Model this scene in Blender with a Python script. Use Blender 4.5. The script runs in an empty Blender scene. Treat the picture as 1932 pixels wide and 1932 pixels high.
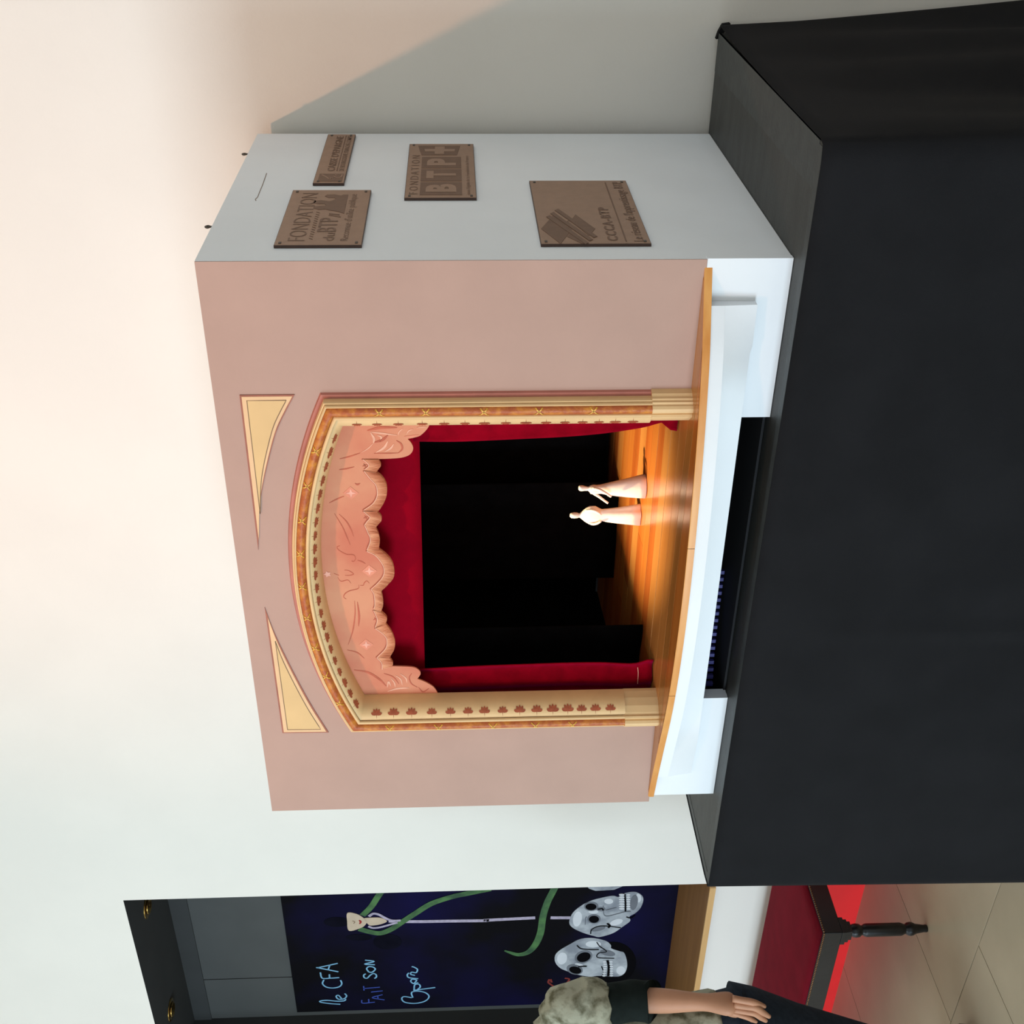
import bpy, bmesh, math, random
from mathutils import Vector, Matrix
random.seed(7)
sc = bpy.context.scene
COL = sc.collection

# ------------------------------------------------------------------ camera
F = 2211.846                      # focal length in pixels of the 1932 px frame
YAW, PITCH, ROLL = 0.5775, -0.0445, -0.0141
CAM = Vector((0, 0, 1.6))
def _basis():
    cy, sy, cp, sp, cr, sr = math.cos(YAW), math.sin(YAW), math.cos(PITCH), math.sin(PITCH), math.cos(ROLL), math.sin(ROLL)
    w = Vector((-sy*cp, cy*cp, sp)); r0 = Vector((cy, sy, 0)); u0 = r0.cross(w)
    return r0*cr + u0*sr, u0*cr - r0*sr, w
RV, UV, WV = _basis()
cam_data = bpy.data.cameras.new('camera'); cam_data.sensor_width = 36; cam_data.lens = F*36/1932
cam_data.clip_start = 0.05
cam = bpy.data.objects.new('camera', cam_data); COL.objects.link(cam)
# the phone was held sideways: picture right is the room's down
cx, cyv, cz = -UV, RV, -WV
cam.matrix_world = Matrix(((cx.x, cyv.x, cz.x, CAM.x), (cx.y, cyv.y, cz.y, CAM.y), (cx.z, cyv.z, cz.z, CAM.z), (0, 0, 0, 1)))
sc.camera = cam
sc.view_settings.view_transform = 'Standard'; sc.view_settings.look = 'None'
sc.view_settings.gamma = 1; sc.view_settings.use_curve_mapping = False
sc.view_settings.exposure = 0.12

# ------------------------------------------------------------------ world and room light
world = bpy.data.worlds.new('world'); sc.world = world; world.use_nodes = True
world.node_tree.nodes['Background'].inputs[0].default_value = (0.84, 0.93, 1.0, 1)
world.node_tree.nodes['Background'].inputs[1].default_value = 0.84
def aim(o, target):
    d = Vector(target) - o.location
    o.rotation_euler = d.to_track_quat('-Z', 'Y').to_euler()
def area(name, loc, target, sx, sy, power, col):
    l = bpy.data.lights.new(name, 'AREA'); l.shape = 'RECTANGLE'; l.size = sx; l.size_y = sy; l.energy = power; l.color = col
    o = bpy.data.objects.new(name, l); o.location = loc; COL.objects.link(o); aim(o, target); return o
def spot(name, loc, target, power, col, size=0.05, angle=60, blend=0.6):
    l = bpy.data.lights.new(name, 'SPOT'); l.energy = power; l.color = col; l.shadow_soft_size = size
    l.spot_size = math.radians(angle); l.spot_blend = blend
    o = bpy.data.objects.new(name, l); o.location = loc; COL.objects.link(o); aim(o, target); return o
# cool daylight from the glazed front of the hall, behind and to the left of the camera
area('window_front_left_offscreen', (-4.6, -4.4, 1.1), (-2.2, 3.1, 0.8), 3.6, 2.0, 330, (0.69, 0.87, 1.0))
# warm hall spotlight high on the left; it throws the theatre's crisp shadow on the wall
spot('hall_spotlight_offscreen', (-2.1, -1.0, 4.66), (-1.0, 3.05, 2.75), 260, (1.0, 0.44, 0.24), 0.07, 64, 1.0)

# ------------------------------------------------------------------ pixel -> place helpers
def ray(x, y): return WV + RV*((966 - y)/F) - UV*((x - 966)/F)
def PX(x, y, v): d = ray(x, y); return CAM + d*((v - CAM.x)/d.x)
def PY(x, y, v): d = ray(x, y); return CAM + d*((v - CAM.y)/d.y)
def PZ(x, y, v): d = ray(x, y); return CAM + d*((v - CAM.z)/d.z)

# ------------------------------------------------------------------ materials
def lin(c): c = c/255.0; return c/12.92 if c <= 0.04045 else ((c + 0.055)/1.055)**2.4
MATS = {}
def M(name, rgb, rough=0.6, var=0.06, scale=9.0, bump=0.0, bscale=60.0, spec=0.5, metal=0.0, rgb2=None, stretch=(1,1,1), sheen=0.0, sheen_tint=None, coat=0.0, detail=4.0, contrast=(0.35,0.65), sub=None):
    if name in MATS: return MATS[name]
    m = bpy.data.materials.new(name); m.use_nodes = True; nt = m.node_tree; N = nt.nodes; L = nt.links
    b = N['Principled BSDF']
    a = [lin(v) for v in rgb]
    lo = [min(1, v*(1-var)) for v in a] if rgb2 is None else a
    hi = [min(1, v*(1+var)) for v in a] if rgb2 is None else [lin(v) for v in rgb2]
    tc = N.new('ShaderNodeTexCoord'); mp = N.new('ShaderNodeMapping'); mp.inputs['Scale'].default_value = stretch
    L.new(tc.outputs['Object'], mp.inputs['Vector'])
    nz = N.new('ShaderNodeTexNoise'); nz.inputs['Scale'].default_value = scale; nz.inputs['Detail'].default_value = detail
    L.new(mp.outputs[0], nz.inputs['Vector'])
    cr = N.new('ShaderNodeValToRGB'); e = cr.color_ramp.elements
    e[0].position, e[1].position = contrast
    e[0].color = (*lo, 1); e[1].color = (*hi, 1)
    L.new(nz.outputs['Fac'], cr.inputs['Fac']); L.new(cr.outputs[0], b.inputs['Base Color'])
    b.inputs['Roughness'].default_value = rough; b.inputs['Metallic'].default_value = metal
    b.inputs['Specular IOR Level'].default_value = spec
    if sheen:
        b.inputs['Sheen Weight'].default_value = sheen; b.inputs['Sheen Roughness'].default_value = 0.35
        if sheen_tint: b.inputs['Sheen Tint'].default_value = (*[lin(v) for v in sheen_tint], 1)
    if coat: b.inputs['Coat Weight'].default_value = coat; b.inputs['Coat Roughness'].default_value = 0.15
    if bump:
        n2 = N.new('ShaderNodeTexNoise'); n2.inputs['Scale'].default_value = bscale; n2.inputs['Detail'].default_value = 3
        L.new(mp.outputs[0], n2.inputs['Vector'])
        bp = N.new('ShaderNodeBump'); bp.inputs['Strength'].default_value = bump; bp.inputs['Distance'].default_value = 0.01
        L.new(n2.outputs['Fac'], bp.inputs['Height']); L.new(bp.outputs[0], b.inputs['Normal'])
    MATS[name] = m; return m

wall_m   = M('wall_paint', (233, 228, 219), 0.85, 0.015, 3, 0.05, 120, 0.2)
white_m  = M('white_base_paint', (236, 239, 241), 0.55, 0.015, 5, 0.03, 80, 0.3)
side_m   = M('side_white_paint', (236, 239, 241), 0.7, 0.02, 4, 0.03, 90, 0.25)
pink_m   = M('dusty_pink_paint', (183, 151, 137), 0.75, 0.03, 6, 0.04, 120, 0.2)
cream_m  = M('cream_paint', (226, 190, 138), 0.5, 0.04, 14, 0.03, 80, 0.3)
cove_m   = M('cove_cream_paint', (226, 190, 138), 0.55, 0.04, 20, 0.03, 80, 0.3)
rose_m   = M('rose_paint', (182, 112, 96), 0.6, 0.08, 20)
orange_m = M('orange_gold_paint', (174, 88, 42), 0.5, 0, 55, 0.25, 90, 0.4, rgb2=(210, 134, 50), contrast=(0.4, 0.70))
gold_m   = M('gold_ribbon_paint', (224, 172, 48), 0.5, 0.15, 60)
leaf_m   = M('russet_leaf_paint', (160, 78, 44), 0.7, 0.15, 80)
ochre_m  = M('ochre_panel_paint', (218, 182, 126), 0.65, 0.04, 10)
ochre2_m = M('pale_ochre_paint', (226, 186, 140), 0.65, 0.04, 10)
line_m   = M('dark_line_paint', (120, 92, 62), 0.7, 0.1, 40)
roseln_m = M('rose_line_paint', (160, 98, 78), 0.7, 0.1, 30)
val_m    = M('salmon_valance_paint', (202, 122, 98), 0.8, 0, 5, 0.05, 60, 0.1, rgb2=(214, 150, 118), contrast=(0.38, 0.66))
frill_m  = M('frill_paint', (205, 138, 106), 0.8, 0, 90, 0.05, 60, 0.1, rgb2=(222, 164, 128), stretch=(1, 1, 0.25))
fold_m   = M('valance_fold_paint', (186, 104, 82), 0.8, 0.1, 30, spec=0.1)
pale_m   = M('pale_fold_paint', (228, 176, 150), 0.8, 0.08, 60, spec=0.1)
flower_m = M('pale_flower_paint', (236, 176, 156), 0.8, 0.06, 60, spec=0.1)
halo_m   = M('flower_halo_paint', (222, 146, 120), 0.8, 0.06, 60, spec=0.1)
velvet_m = M('red_velvet', (136, 2, 24), 0.95, 0.14, 25, 0.1, 300, 0.05, sheen=0.6, sheen_tint=(230, 20, 150))
teaser_m = M('red_teaser_cloth', (142, 2, 26), 0.95, 0.05, 25, 0.1, 300, 0.05)
black_m  = M('black_stage_velvet', (9, 9, 10), 0.95, 0.3, 20, 0.1, 200, 0.05)
cloth_m  = M('black_cotton_cloth', (25, 25, 27), 0.9, 0.12, 6, 0.15, 500, 0.15)
top_m    = M('black_painted_board', (45, 46, 44), 0.5, 0, 7, 0.15, 90, 0.35, rgb2=(58, 60, 58), stretch=(1, 4, 1))
trim_m   = M('charcoal_edge_paint', (60, 64, 64), 0.5, 0.14, 30, 0.1, 90, 0.35)
plaque_m = M('engraved_brown_plate', (150, 117, 94), 0.42, 0.05, 40, 0.05, 200, 0.45)
plaqed_m = M('plate_edge', (70, 48, 38), 0.5, 0.1, 40)
engr_m   = M('engraved_letter', (112, 82, 62), 0.55, 0.06, 60)
steel_m  = M('dull_steel', (86, 80, 74), 0.4, 0.1, 60, metal=0.8)
wire_m   = M('pencil_grey', (128, 108, 92), 0.7, 0.1, 60)
clay_m   = M('pale_clay', (240, 224, 212), 0.75, 0.03, 40, 0.05, 120, 0.2)
def wood(name, a, b, rough=0.3, spec=0.5): return M(name, a, rough, 0, 14, 0.04, 60, spec, rgb2=b, stretch=(0.12, 1.6, 1.6), detail=6, coat=0.25)
plank_ms = [wood('honey_plank', (190, 110, 46), (208, 130, 60)), wood('amber_plank', (184, 98, 40), (204, 118, 52)), wood('tan_plank', (196, 126, 62), (212, 146, 78)), wood('russet_plank', (172, 90, 38), (196, 110, 50))]
tan_m    = wood('front_tan_plank', (178, 118, 58), (196, 136, 70))
edge_m   = wood('edge_board_wood', (212, 138, 62), (232, 168, 92), 0.4)
seam_m   = M('seam_dark', (92, 48, 20), 0.8, 0.1)
grey_m   = M('gap_light_grey', (120, 126, 134), 0.7, 0.05)  # colour of the painted light line below the back drapes
floor_m  = M('polished_concrete', (188, 174, 148), 0.33, 0, 2.2, 0.06, 20, 0.5, rgb2=(206, 191, 164), detail=8)
joint_m  = M('floor_joint', (112, 100, 84), 0.8, 0.1)
red_m    = M('bright_red_paint', (236, 20, 22), 0.6, 0.04, 8)
bvelv_m  = M('burgundy_velvet', (112, 18, 32), 0.9, 0.1, 12, 0.08, 300, 0.08, sheen=0.15, sheen_tint=(200, 60, 80))
bwood_m  = M('black_lacquer_wood', (22, 20, 20), 0.35, 0.2, 20, 0.05, 60, 0.5)
nail_m   = M('brass_nail', (150, 112, 80), 0.35, 0.1, 30, metal=0.8)
nichedk_m= M('niche_charcoal_paint', (50, 52, 52), 0.8, 0.08, 5)
nichegr_m= M('niche_grey_board', (72, 74, 73), 0.8, 0.05, 5)
sill_m   = wood('sill_brown_wood', (158, 112, 62), (170, 122, 70), 0.6, 0.3)
silled_m = wood('sill_light_wood', (204, 158, 98), (216, 172, 112), 0.5)
brass_m  = M('brass_ring', (170, 140, 80), 0.25, 0.2, 90, metal=1.0)
lens_m   = M('dark_lens', (12, 11, 9), 0.3, 0.1)
canvas_m = M('navy_black_canvas', (11, 10, 14), 0.85, 0, 1.4, 0.05, 60, 0.08, rgb2=(17, 14, 58), contrast=(0.45, 0.75))
green_m  = M('green_snake_paint', (36, 70, 44), 0.75, 0, 14, rgb2=(72, 116, 62))
bone_m   = M('skull_grey_paint', (132, 137, 146), 0.85, 0, 12, rgb2=(182, 187, 192), spec=0.1)
boned_m  = M('skull_shade_paint', (104, 108, 116), 0.8, 0.1, 12)
bonel_m  = M('skull_light_paint', (204, 207, 212), 0.8, 0.05, 12)
ink_m    = M('black_paint', (9, 8, 11), 0.9, 0.1, spec=0.05)
stem_m   = M('mauve_white_paint', (168, 158, 178), 0.8, 0.14, 60)
face_m   = M('pale_face_paint', (196, 176, 152), 0.8, 0.06, 20)
lip_m    = M('red_lip_paint', (150, 36, 30), 0.8, 0.06)
chalkb_m = M('blue_chalk_paint', (120, 172, 204), 0.8, 0.12, 40)
chalkd_m = M('deep_blue_chalk_paint', (52, 74, 160), 0.8, 0.15, 40)
redtx_m  = M('faded_red_paint', (120, 34, 26), 0.8, 0.2, 40)
haze_m   = M('blue_smudge_paint', (14, 14, 25), 0.95, 0.2, 14, spec=0.05)
skin_m   = M('skin', (186, 134, 104), 0.55, 0.06, 14, 0.05, 120, 0.3)
shirt_m  = M('mottled_sage_fabric', (98, 95, 75), 0.9, 0, 26, 0.15, 120, 0.1, rgb2=(164, 162, 142), contrast=(0.36, 0.56), detail=6)
sleeve_m = M('black_knit', (26, 32, 30), 0.95, 0.12, 40, 0.1, 300, 0.1)
jean_m   = M('dark_denim', (38, 46, 56), 0.9, 0.16, 60, 0.15, 400, 0.15)
hair_m   = M('brown_hair', (58, 42, 32), 0.7, 0.2, 60)
shoe_m   = M('black_shoe', (24, 24, 26), 0.5, 0.1)
rib_m    = M('violet_blue_rib', (58, 56, 120), 0.5, 0.1, 30)
pitk_m   = M('pit_black', (14, 14, 18), 0.8, 0.2)

# ------------------------------------------------------------------ mesh helpers
def link(name, me, mat, parent=None, smooth=False):
    o = bpy.data.objects.new(name, me); COL.objects.link(o)
    if mat is not None and not me.materials: me.materials.append(mat)
    if smooth:
        for p in me.polygons: p.use_smooth = True
    if parent is not None: o.parent = parent
    return o
def raw(verts, faces, name='mesh'):
    me = bpy.data.meshes.new(name); me.from_pydata([tuple(v) for v in verts], [], faces); me.update(); return me
def fix(me):
    bm = bmesh.new(); bm.from_mesh(me); bmesh.ops.recalc_face_normals(bm, faces=bm.faces); bm.to_mesh(me); bm.free(); return me
def obj(name, verts, faces, mat, parent=None, smooth=False, recalc=True):
    me = raw(verts, faces, name)
    if recalc: fix(me)
    return link(name, me, mat, parent, smooth)
def box(name, x0, x1, y0, y1, z0, z1, mat, parent=None, bevel=0.0):
    v = [(x, y, z) for z in (z0, z1) for y in (y0, y1) for x in (x0, x1)]
    f = [(0,2,3,1), (4,5,7,6), (0,1,5,4), (2,6,7,3), (0,4,6,2), (1,3,7,5)]
    me = raw(v, f, name)
    if bevel:
        bm = bmesh.new(); bm.from_mesh(me)
        bmesh.ops.bevel(bm, geom=bm.edges[:], offset=bevel, segments=2, affect='EDGES', profile=0.5); bm.to_mesh(me); bm.free()
    return link(name, me, mat, parent)
def prism(name, pts, vec, mat, parent=None):
    n = len(pts); vec = Vector(vec)
    v = [Vector(p) for p in pts] + [Vector(p) + vec for p in pts]
    f = [tuple(range(n)), tuple(range(2*n-1, n-1, -1))] + [(i, (i+1) % n, (i+1) % n + n, i + n) for i in range(n)]
    return obj(name, v, f, mat, parent)
def grid(name, rows, mat, parent=None, smooth=True, closed=False):
    nr, nc = len(rows), len(rows[0]); v = [p for r in rows for p in r]; f = []
    for i in range(nr-1):
        for j in range(nc if closed else nc-1):
            k = (j+1) % nc
            f.append((i*nc+j, i*nc+k, (i+1)*nc+k, (i+1)*nc+j))
    return obj(name, v, f, mat, parent, smooth)
def solid(o, t, off=0):
    md = o.modifiers.new('thickness', 'SOLIDIFY'); md.thickness = t; md.offset = off; return o
def cat(pts, sub=6, closed=False):
    P = [Vector(p) for p in pts]; n = len(P); out = []
    rng = range(n if closed else n-1)
    for i in rng:
        p1, p2 = P[i], P[(i+1) % n]
        p0 = P[(i-1) % n] if (closed or i > 0) else p1*2 - p2
        p3 = P[(i+2) % n] if (closed or i+2 < n) else p2*2 - p1
        for k in range(sub):
            t = k/sub
            out.append(0.5*((2*p1) + (p2-p0)*t + (2*p0-5*p1+4*p2-p3)*t*t + (3*p1-p0-3*p2+p3)*t**3))
    if not closed: out.append(P[-1])
    return out
def resample(P, n):
    d = [0]
    for a, b in zip(P, P[1:]): d.append(d[-1] + (b-a).length)
    out = []; j = 0
    for i in range(n):
        s = d[-1]*i/(n-1)
        while j < len(d)-2 and d[j+1] < s: j += 1
        t = (s-d[j])/max(1e-9, d[j+1]-d[j]); out.append(P[j].lerp(P[j+1], min(1, t)))
    return out
def ribbon(name, pts, w, normal, mat, parent=None, t=0.0008, sub=5, taper=False):
    """flat painted stroke lying on a plane with the given normal"""
    nrm = Vector(normal); P = cat(pts, sub) if len(pts) > 2 else [Vector(p) for p in pts]
    v = []; f = []; n = len(P)
    for i, p in enumerate(P):
        d = (P[min(i+1, n-1)] - P[max(i-1, 0)]).normalized(); s = nrm.cross(d).normalized()
        k = w/2
        if taper: k *= 0.25 + 0.75*math.sin(math.pi*min(1, max(0, i/(n-1))))
        for q in (p - s*k, p + s*k): v.append(q + nrm*t)
        for q in (p - s*k, p + s*k): v.append(q)
    for i in range(n-1):
        a, b = i*4, i*4+4
        f += [(a, a+1, b+1, b), (a, b, b+2, a+2), (a+1, a+3, b+3, b+1)]
    f += [(0, 2, 3, 1), ((n-1)*4, (n-1)*4+1, (n-1)*4+3, (n-1)*4+2)]
    return obj(name, v, f, mat, parent)
def tube(name, pts, radii, mat, parent=None, seg=10, sub=4, smooth=True, squash=None):
    P = cat(pts, sub) if len(pts) > 2 else [Vector(p) for p in pts]; n = len(P)
    if isinstance(radii, (int, float)): R = [radii]*n
    else:
        m = len(radii); R = []
        for i in range(n):
            t = i/(n-1)*(m-1); k = min(int(t), m-2); R.append(radii[k]*(1-(t-k)) + radii[k+1]*(t-k))
    rows = []; up = None
    for i, p in enumerate(P):
        d = (P[min(i+1, n-1)] - P[max(i-1, 0)]).normalized()
        if up is None: up = d.orthogonal().normalized()
        up = (up - d*up.dot(d)).normalized(); s = d.cross(up)
        rows.append([p + (up*math.cos(a) + s*math.sin(a))*R[i] for a in [2*math.pi*k/seg for k in range(seg)]])
    nr = len(rows); v = [q for r in rows for q in r]; f = []
    for i in range(nr-1):
        for j in range(seg): f.append((i*seg+j, i*seg+(j+1) % seg, (i+1)*seg+(j+1) % seg, (i+1)*seg+j))
    f += [tuple(range(seg)), tuple(range((nr-1)*seg, nr*seg))]
    return obj(name, v, f, mat, parent, smooth)
def loft(name, rings, mat, parent=None, seg=28, smooth=True, power=2.0, wob=None, caps=True):
    """rings: (cx, cy, cz, rx, ry[, tilt])"""
    v = []; f = []
    for ri, r in enumerate(rings):
        for k in range(seg):
            a = 2*math.pi*k/seg; c, s = math.cos(a), math.sin(a)
            e = 2.0/power
            ux = math.copysign(abs(c)**e, c)*r[3]; uy = math.copysign(abs(s)**e, s)*r[4]
            p = Vector((r[0]+ux, r[1]+uy, r[2] + (r[5]*ux if len(r) > 5 else 0)))
            if wob: p = wob(p, a, ri, Vector((r[0], r[1], r[2])))
            v.append(p)
    n = len(rings)
    for i in range(n-1):
        for j in range(seg): f.append((i*seg+j, i*seg+(j+1) % seg, (i+1)*seg+(j+1) % seg, (i+1)*seg+j))
    if caps: f += [tuple(range(seg)), tuple(range((n-1)*seg, n*seg))]
    return obj(name, v, f, mat, parent, smooth)
def lathe(name, prof, origin, mat, parent=None, seg=18):
    o = Vector(origin)
    return loft(name, [(o.x, o.y, o.z+z, r, r) for r, z in prof], mat, parent, seg)
def thing(name, label, cat_, group=None):
    o = bpy.data.objects.new(name, None); COL.objects.link(o); o.empty_display_size = 0.05
    o['label'] = label; o['category'] = cat_
    if group: o['group'] = group
    return o
def struct(o): o['kind'] = 'structure'; return o
def at_base(e, loc):
    """put the thing's empty at its base, keeping the children where they are"""
    e.location = loc
    inv = Matrix.Translation(-Vector(loc))
    for c in e.children: c.matrix_parent_inverse = inv
_txt = {}
def text(name, body, origin, xd, yd, w, h, mat, parent=None, bold=0.0, depth=0.0009, space=1.0, shear=0.0):
    """flat lettering fitted into a w x h box whose lower left is origin"""
    cu = bpy.data.curves.new('lettering', 'FONT'); cu.body = body; cu.size = 1; cu.offset = bold; cu.space_character = space; cu.shear = shear
    cu.resolution_u = 3
    o = bpy.data.objects.new('lettering', cu); COL.objects.link(o)
    dg = bpy.context.evaluated_depsgraph_get(); dg.update()
    me = bpy.data.meshes.new_from_object(o.evaluated_get(dg)); bpy.data.objects.remove(o); bpy.data.curves.remove(cu)
    vs = [v.co.copy() for v in me.vertices]; x0 = min(v.x for v in vs); x1 = max(v.x for v in vs); y0 = min(v.y for v in vs); y1 = max(v.y for v in vs)
    O, xd, yd = Vector(origin), Vector(xd), Vector(yd); n = xd.cross(yd)
    for v, c in zip(me.vertices, vs): v.co = O + xd*((c.x-x0)/(x1-x0)*w) + yd*((c.y-y0)/(y1-y0)*h) + n*depth
    me.materials.clear(); me.update()
    return link(name, me, mat, parent)

# ------------------------------------------------------------------ room shell
YW = 3.10                     # face of the back wall
NX0, NX1, NZ0, NZ1, NYB = -5.29, -3.82, 0.60, 2.946, 3.60
v = []; f = []
def q4(a, b, c, d):
    i = len(v); v.extend([a, b, c, d]); f.append((i, i+1, i+2, i+3))
def wallrect(x0, x1, z0, z1): q4((x0, YW, z0), (x1, YW, z0), (x1, YW, z1), (x0, YW, z1))
wallrect(NX1, 6, 0, 6.5); wallrect(-9, NX0, 0, 6.5); wallrect(NX0, NX1, NZ1, 6.5); wallrect(NX0, NX1, 0, NZ0)
i0 = len(v)
q4((6, YW, 0), (6, 3.7, 0), (6, 3.7, 6.5), (6, YW, 6.5)); q4((-9, YW, 0), (-9, 3.7, 0), (-9, 3.7, 6.5), (-9, YW, 6.5)); q4((-9, 3.7, 0), (6, 3.7, 0), (6, 3.7, 6.5), (-9, 3.7, 6.5)); q4((-9, YW, 6.5), (6, YW, 6.5), (6, 3.7, 6.5), (-9, 3.7, 6.5))
wall = struct(obj('wall_back', v, f, wall_m, recalc=False)); wall['label'] = 'plain off-white plaster wall behind the model theatre'
ce = struct(box('ceiling', -9, 6, -6, YW, 5.0, 5.06, M('ceiling_paint', (228, 216, 196), 0.9, 0.02, 3))); ce['label'] = 'plain cream ceiling of the hall'
# dark niche in the wall
v = []; f = []
q4((NX0, YW, NZ1), (NX1, YW, NZ1), (NX1, NYB, NZ1), (NX0, NYB, NZ1))
q4((NX0, YW, NZ0), (NX0, YW, NZ1), (NX0, NYB, NZ1), (NX0, NYB, NZ0))
q4((NX1, YW, NZ0), (NX1, YW, NZ1), (NX1, NYB, NZ1), (NX1, NYB, NZ0))
q4((NX0, NYB, NZ0), (NX1, NYB, NZ0), (NX1, NYB, NZ1), (NX0, NYB, NZ1))
niche = struct(obj('wall_niche', v, f, nichedk_m, recalc=False)); niche['label'] = 'dark recess in the wall above the red bench'
box('soffit_beam', NX0+0.001, NX1-0.001, 3.553, NYB-0.001, 2.862, NZ1-0.001, nichedk_m, niche)
sx = PY(450, 1843, 3.57).x
box('panel', sx+0.003, NX1-0.001, 3.560, NYB-0.001, NZ0+0.02, 2.863, nichegr_m, niche)
box('panel', NX0+0.001, sx-0.003, 3.560, NYB-0.001, NZ0+0.02, 2.863, nichegr_m, niche)
sill = struct(box('trim_1', NX0, NX1, 3.085, 3.574, 0.597, 0.617, sill_m)); sill['label'] = 'brown wooden sill at the foot of the dark niche'
box('sill_nosing', NX0, NX1, 3.077, 3.087, 0.594, 0.618, silled_m, sill)
bb = struct(box('baseboard_back', -9, -2.9, 3.05, YW, 0, 0.31, red_m)); bb['label'] = 'bright red painted board low along the wall under the bench'
# floor of stone slabs laid in running bond
fl = struct(box('floor', -9, 6, -4.5, 3.7, -0.05, -0.006, joint_m)); fl['label'] = 'beige polished stone slab floor'
tile_mesh = None
TW, TD = 0.80, 0.80
for r in range(-5, 2):
    y0 = 2.262 + r*TD
    off = -3.515 if r % 2 == 0 else -3.115
    for c in range(-4, 5):
        x0 = off + c*TW
        if tile_mesh is None:
            t = box('slab', 0.002, TW-0.002, 0.002, TD-0.002, -0.006, 0, floor_m, fl); tile_mesh = t.data
            t.location = (x0, y0, 0)
        else:
            if y0 > 3.0: continue
            o = bpy.data.objects.new('slab', tile_mesh); COL.objects.link(o); o.parent = fl; o.location = (x0, y0, 0)
# recessed downlights in the niche soffit
for x, y, lb_ in ((277, 1710, 'unlit brass-ringed downlight in the niche soffit, above the painted woman'), (322, 1905, 'unlit brass-ringed downlight in the niche soffit, above the handwritten words')):
    c = PZ(x, y, NZ1)
    d = thing('recessed_downlight', lb_, 'downlight', 'niche downlights')
    lathe('ring', [(0.030, 0), (0.036, -0.004), (0.046, -0.006), (0.052, -0.003), (0.052, 0.001)], (c.x, c.y, c.z), brass_m, d, 24)
    lathe('lens', [(0.001, -0.001), (0.031, -0.0015), (0.031, 0.001)], (c.x, c.y, c.z), lens_m, d, 20)
    lathe('gimbal', [(0.020, -0.002), (0.030, -0.012), (0.034, -0.012), (0.030, -0.002)], (c.x, c.y, c.z), brass_m, d, 20)
    at_base(d, c)

# ------------------------------------------------------------------ display table under black cloth
ZP, TX0, TX1, TY0, TY1 = 0.94, -2.5907, -0.5817, 2.0857, 3.07
tb = thing('display_table', 'long table wrapped in black cloth with a black painted top, carrying the model theatre', 'table')
box('table_top', TX0+0.004, TX1-0.004, TY0+0.004, TY1, ZP-0.04, ZP-0.001, top_m, tb)
box('edge_strip', TX0+0.010, TX1-0.010, TY0+0.004, TY0+0.030, ZP-0.006, ZP, trim_m, tb)
box('edge_strip', TX1-0.095, TX1-0.004, TY0+0.031, TY1, ZP-0.006, ZP-0.0003, trim_m, tb)
box('edge_strip', TX0+0.004, TX0+0.03, TY0+0.031, TY1, ZP-0.006, ZP-0.0003, trim_m, tb)
for x in (TX0+0.06, TX1-0.06):
    for y in (TY0+0.06, TY1-0.06): box('leg', x-0.03, x+0.03, y-0.03, y+0.03, 0, ZP-0.04, bwood_m, tb)
per = []
def addseg(a, b, n, nrm, tag):
    for i in range(n): t = i/n; per.append((Vector(a).lerp(Vector(b), t), Vector(nrm), tag, t))
addseg((TX0, TY1-0.01, 0), (TX0, TY0+0.02, 0), 30, (-1, 0, 0), 'L')
per += [(Vector((TX0+0.006, TY0+0.006, 0)), Vector((-0.7, -0.7, 0)), 'C', 0)]
addseg((TX0+0.02, TY0, 0), (TX1-0.02, TY0, 0), 110, (0, -1, 0), 'F')
per += [(Vector((TX1-0.006, TY0+0.006, 0)), Vector((0.7, -0.7, 0)), 'C', 0)]
addseg((TX1, TY0+0.02, 0), (TX1, TY1-0.005, 0), 70, (1, 0, 0), 'R')
rows = []
NR = 26
for k in range(NR+1):
    t = k/NR; z = ZP*(1-t) + 0.004*t + (0.0 if k else 0.0015)
    row = []
    for p, n, tag, s in per:
        d = 0.002
        if tag == 'F':
            d += 0.004*t*math.sin(s*9+0.5) + 0.024*max(0, t-0.12)*math.exp(-((s-0.44)/0.010)**2) + 0.003*t*math.sin(s*23+t*2) + 0.012*t
        elif tag == 'R':
            w = s
            d += 0.016*w**4 + t*(0.012 + 0.085*w**1.5) + 0.036*t*math.sin(w*11 + 1.2*t + 0.4)*(0.4+0.6*w) + 0.012*t*math.sin(w*27+2.0*t) + 0.006*math.sin(w*17)*min(1, t*5)
        elif tag == 'L':
            d += 0.02*t + 0.012*t*math.sin(s*14)
        else: d += 0.014*t
        q = p + n*d; row.append(Vector((q.x, min(q.y, YW-0.004), z)))
    rows.append(row)
sk = grid('cloth_skirt', rows, cloth_m, tb); solid(sk, 0.002, 0)
c0 = Vector((TX1+0.006, 3.075, ZP))
fy_ = 3.068
prism('cloth_corner', [PY(1351, 74, fy_), PY(1356, 60, fy_), PY(1364, 46, fy_), PY(1378, 44, fy_), PY(1380, 56, fy_), PY(1366, 62, fy_), PY(1361, 73, fy_)], (0, 0.016, 0), cloth_m, tb)
at_base(tb, ((TX0+TX1)/2, (TY0+TY1)/2, 0))

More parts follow.
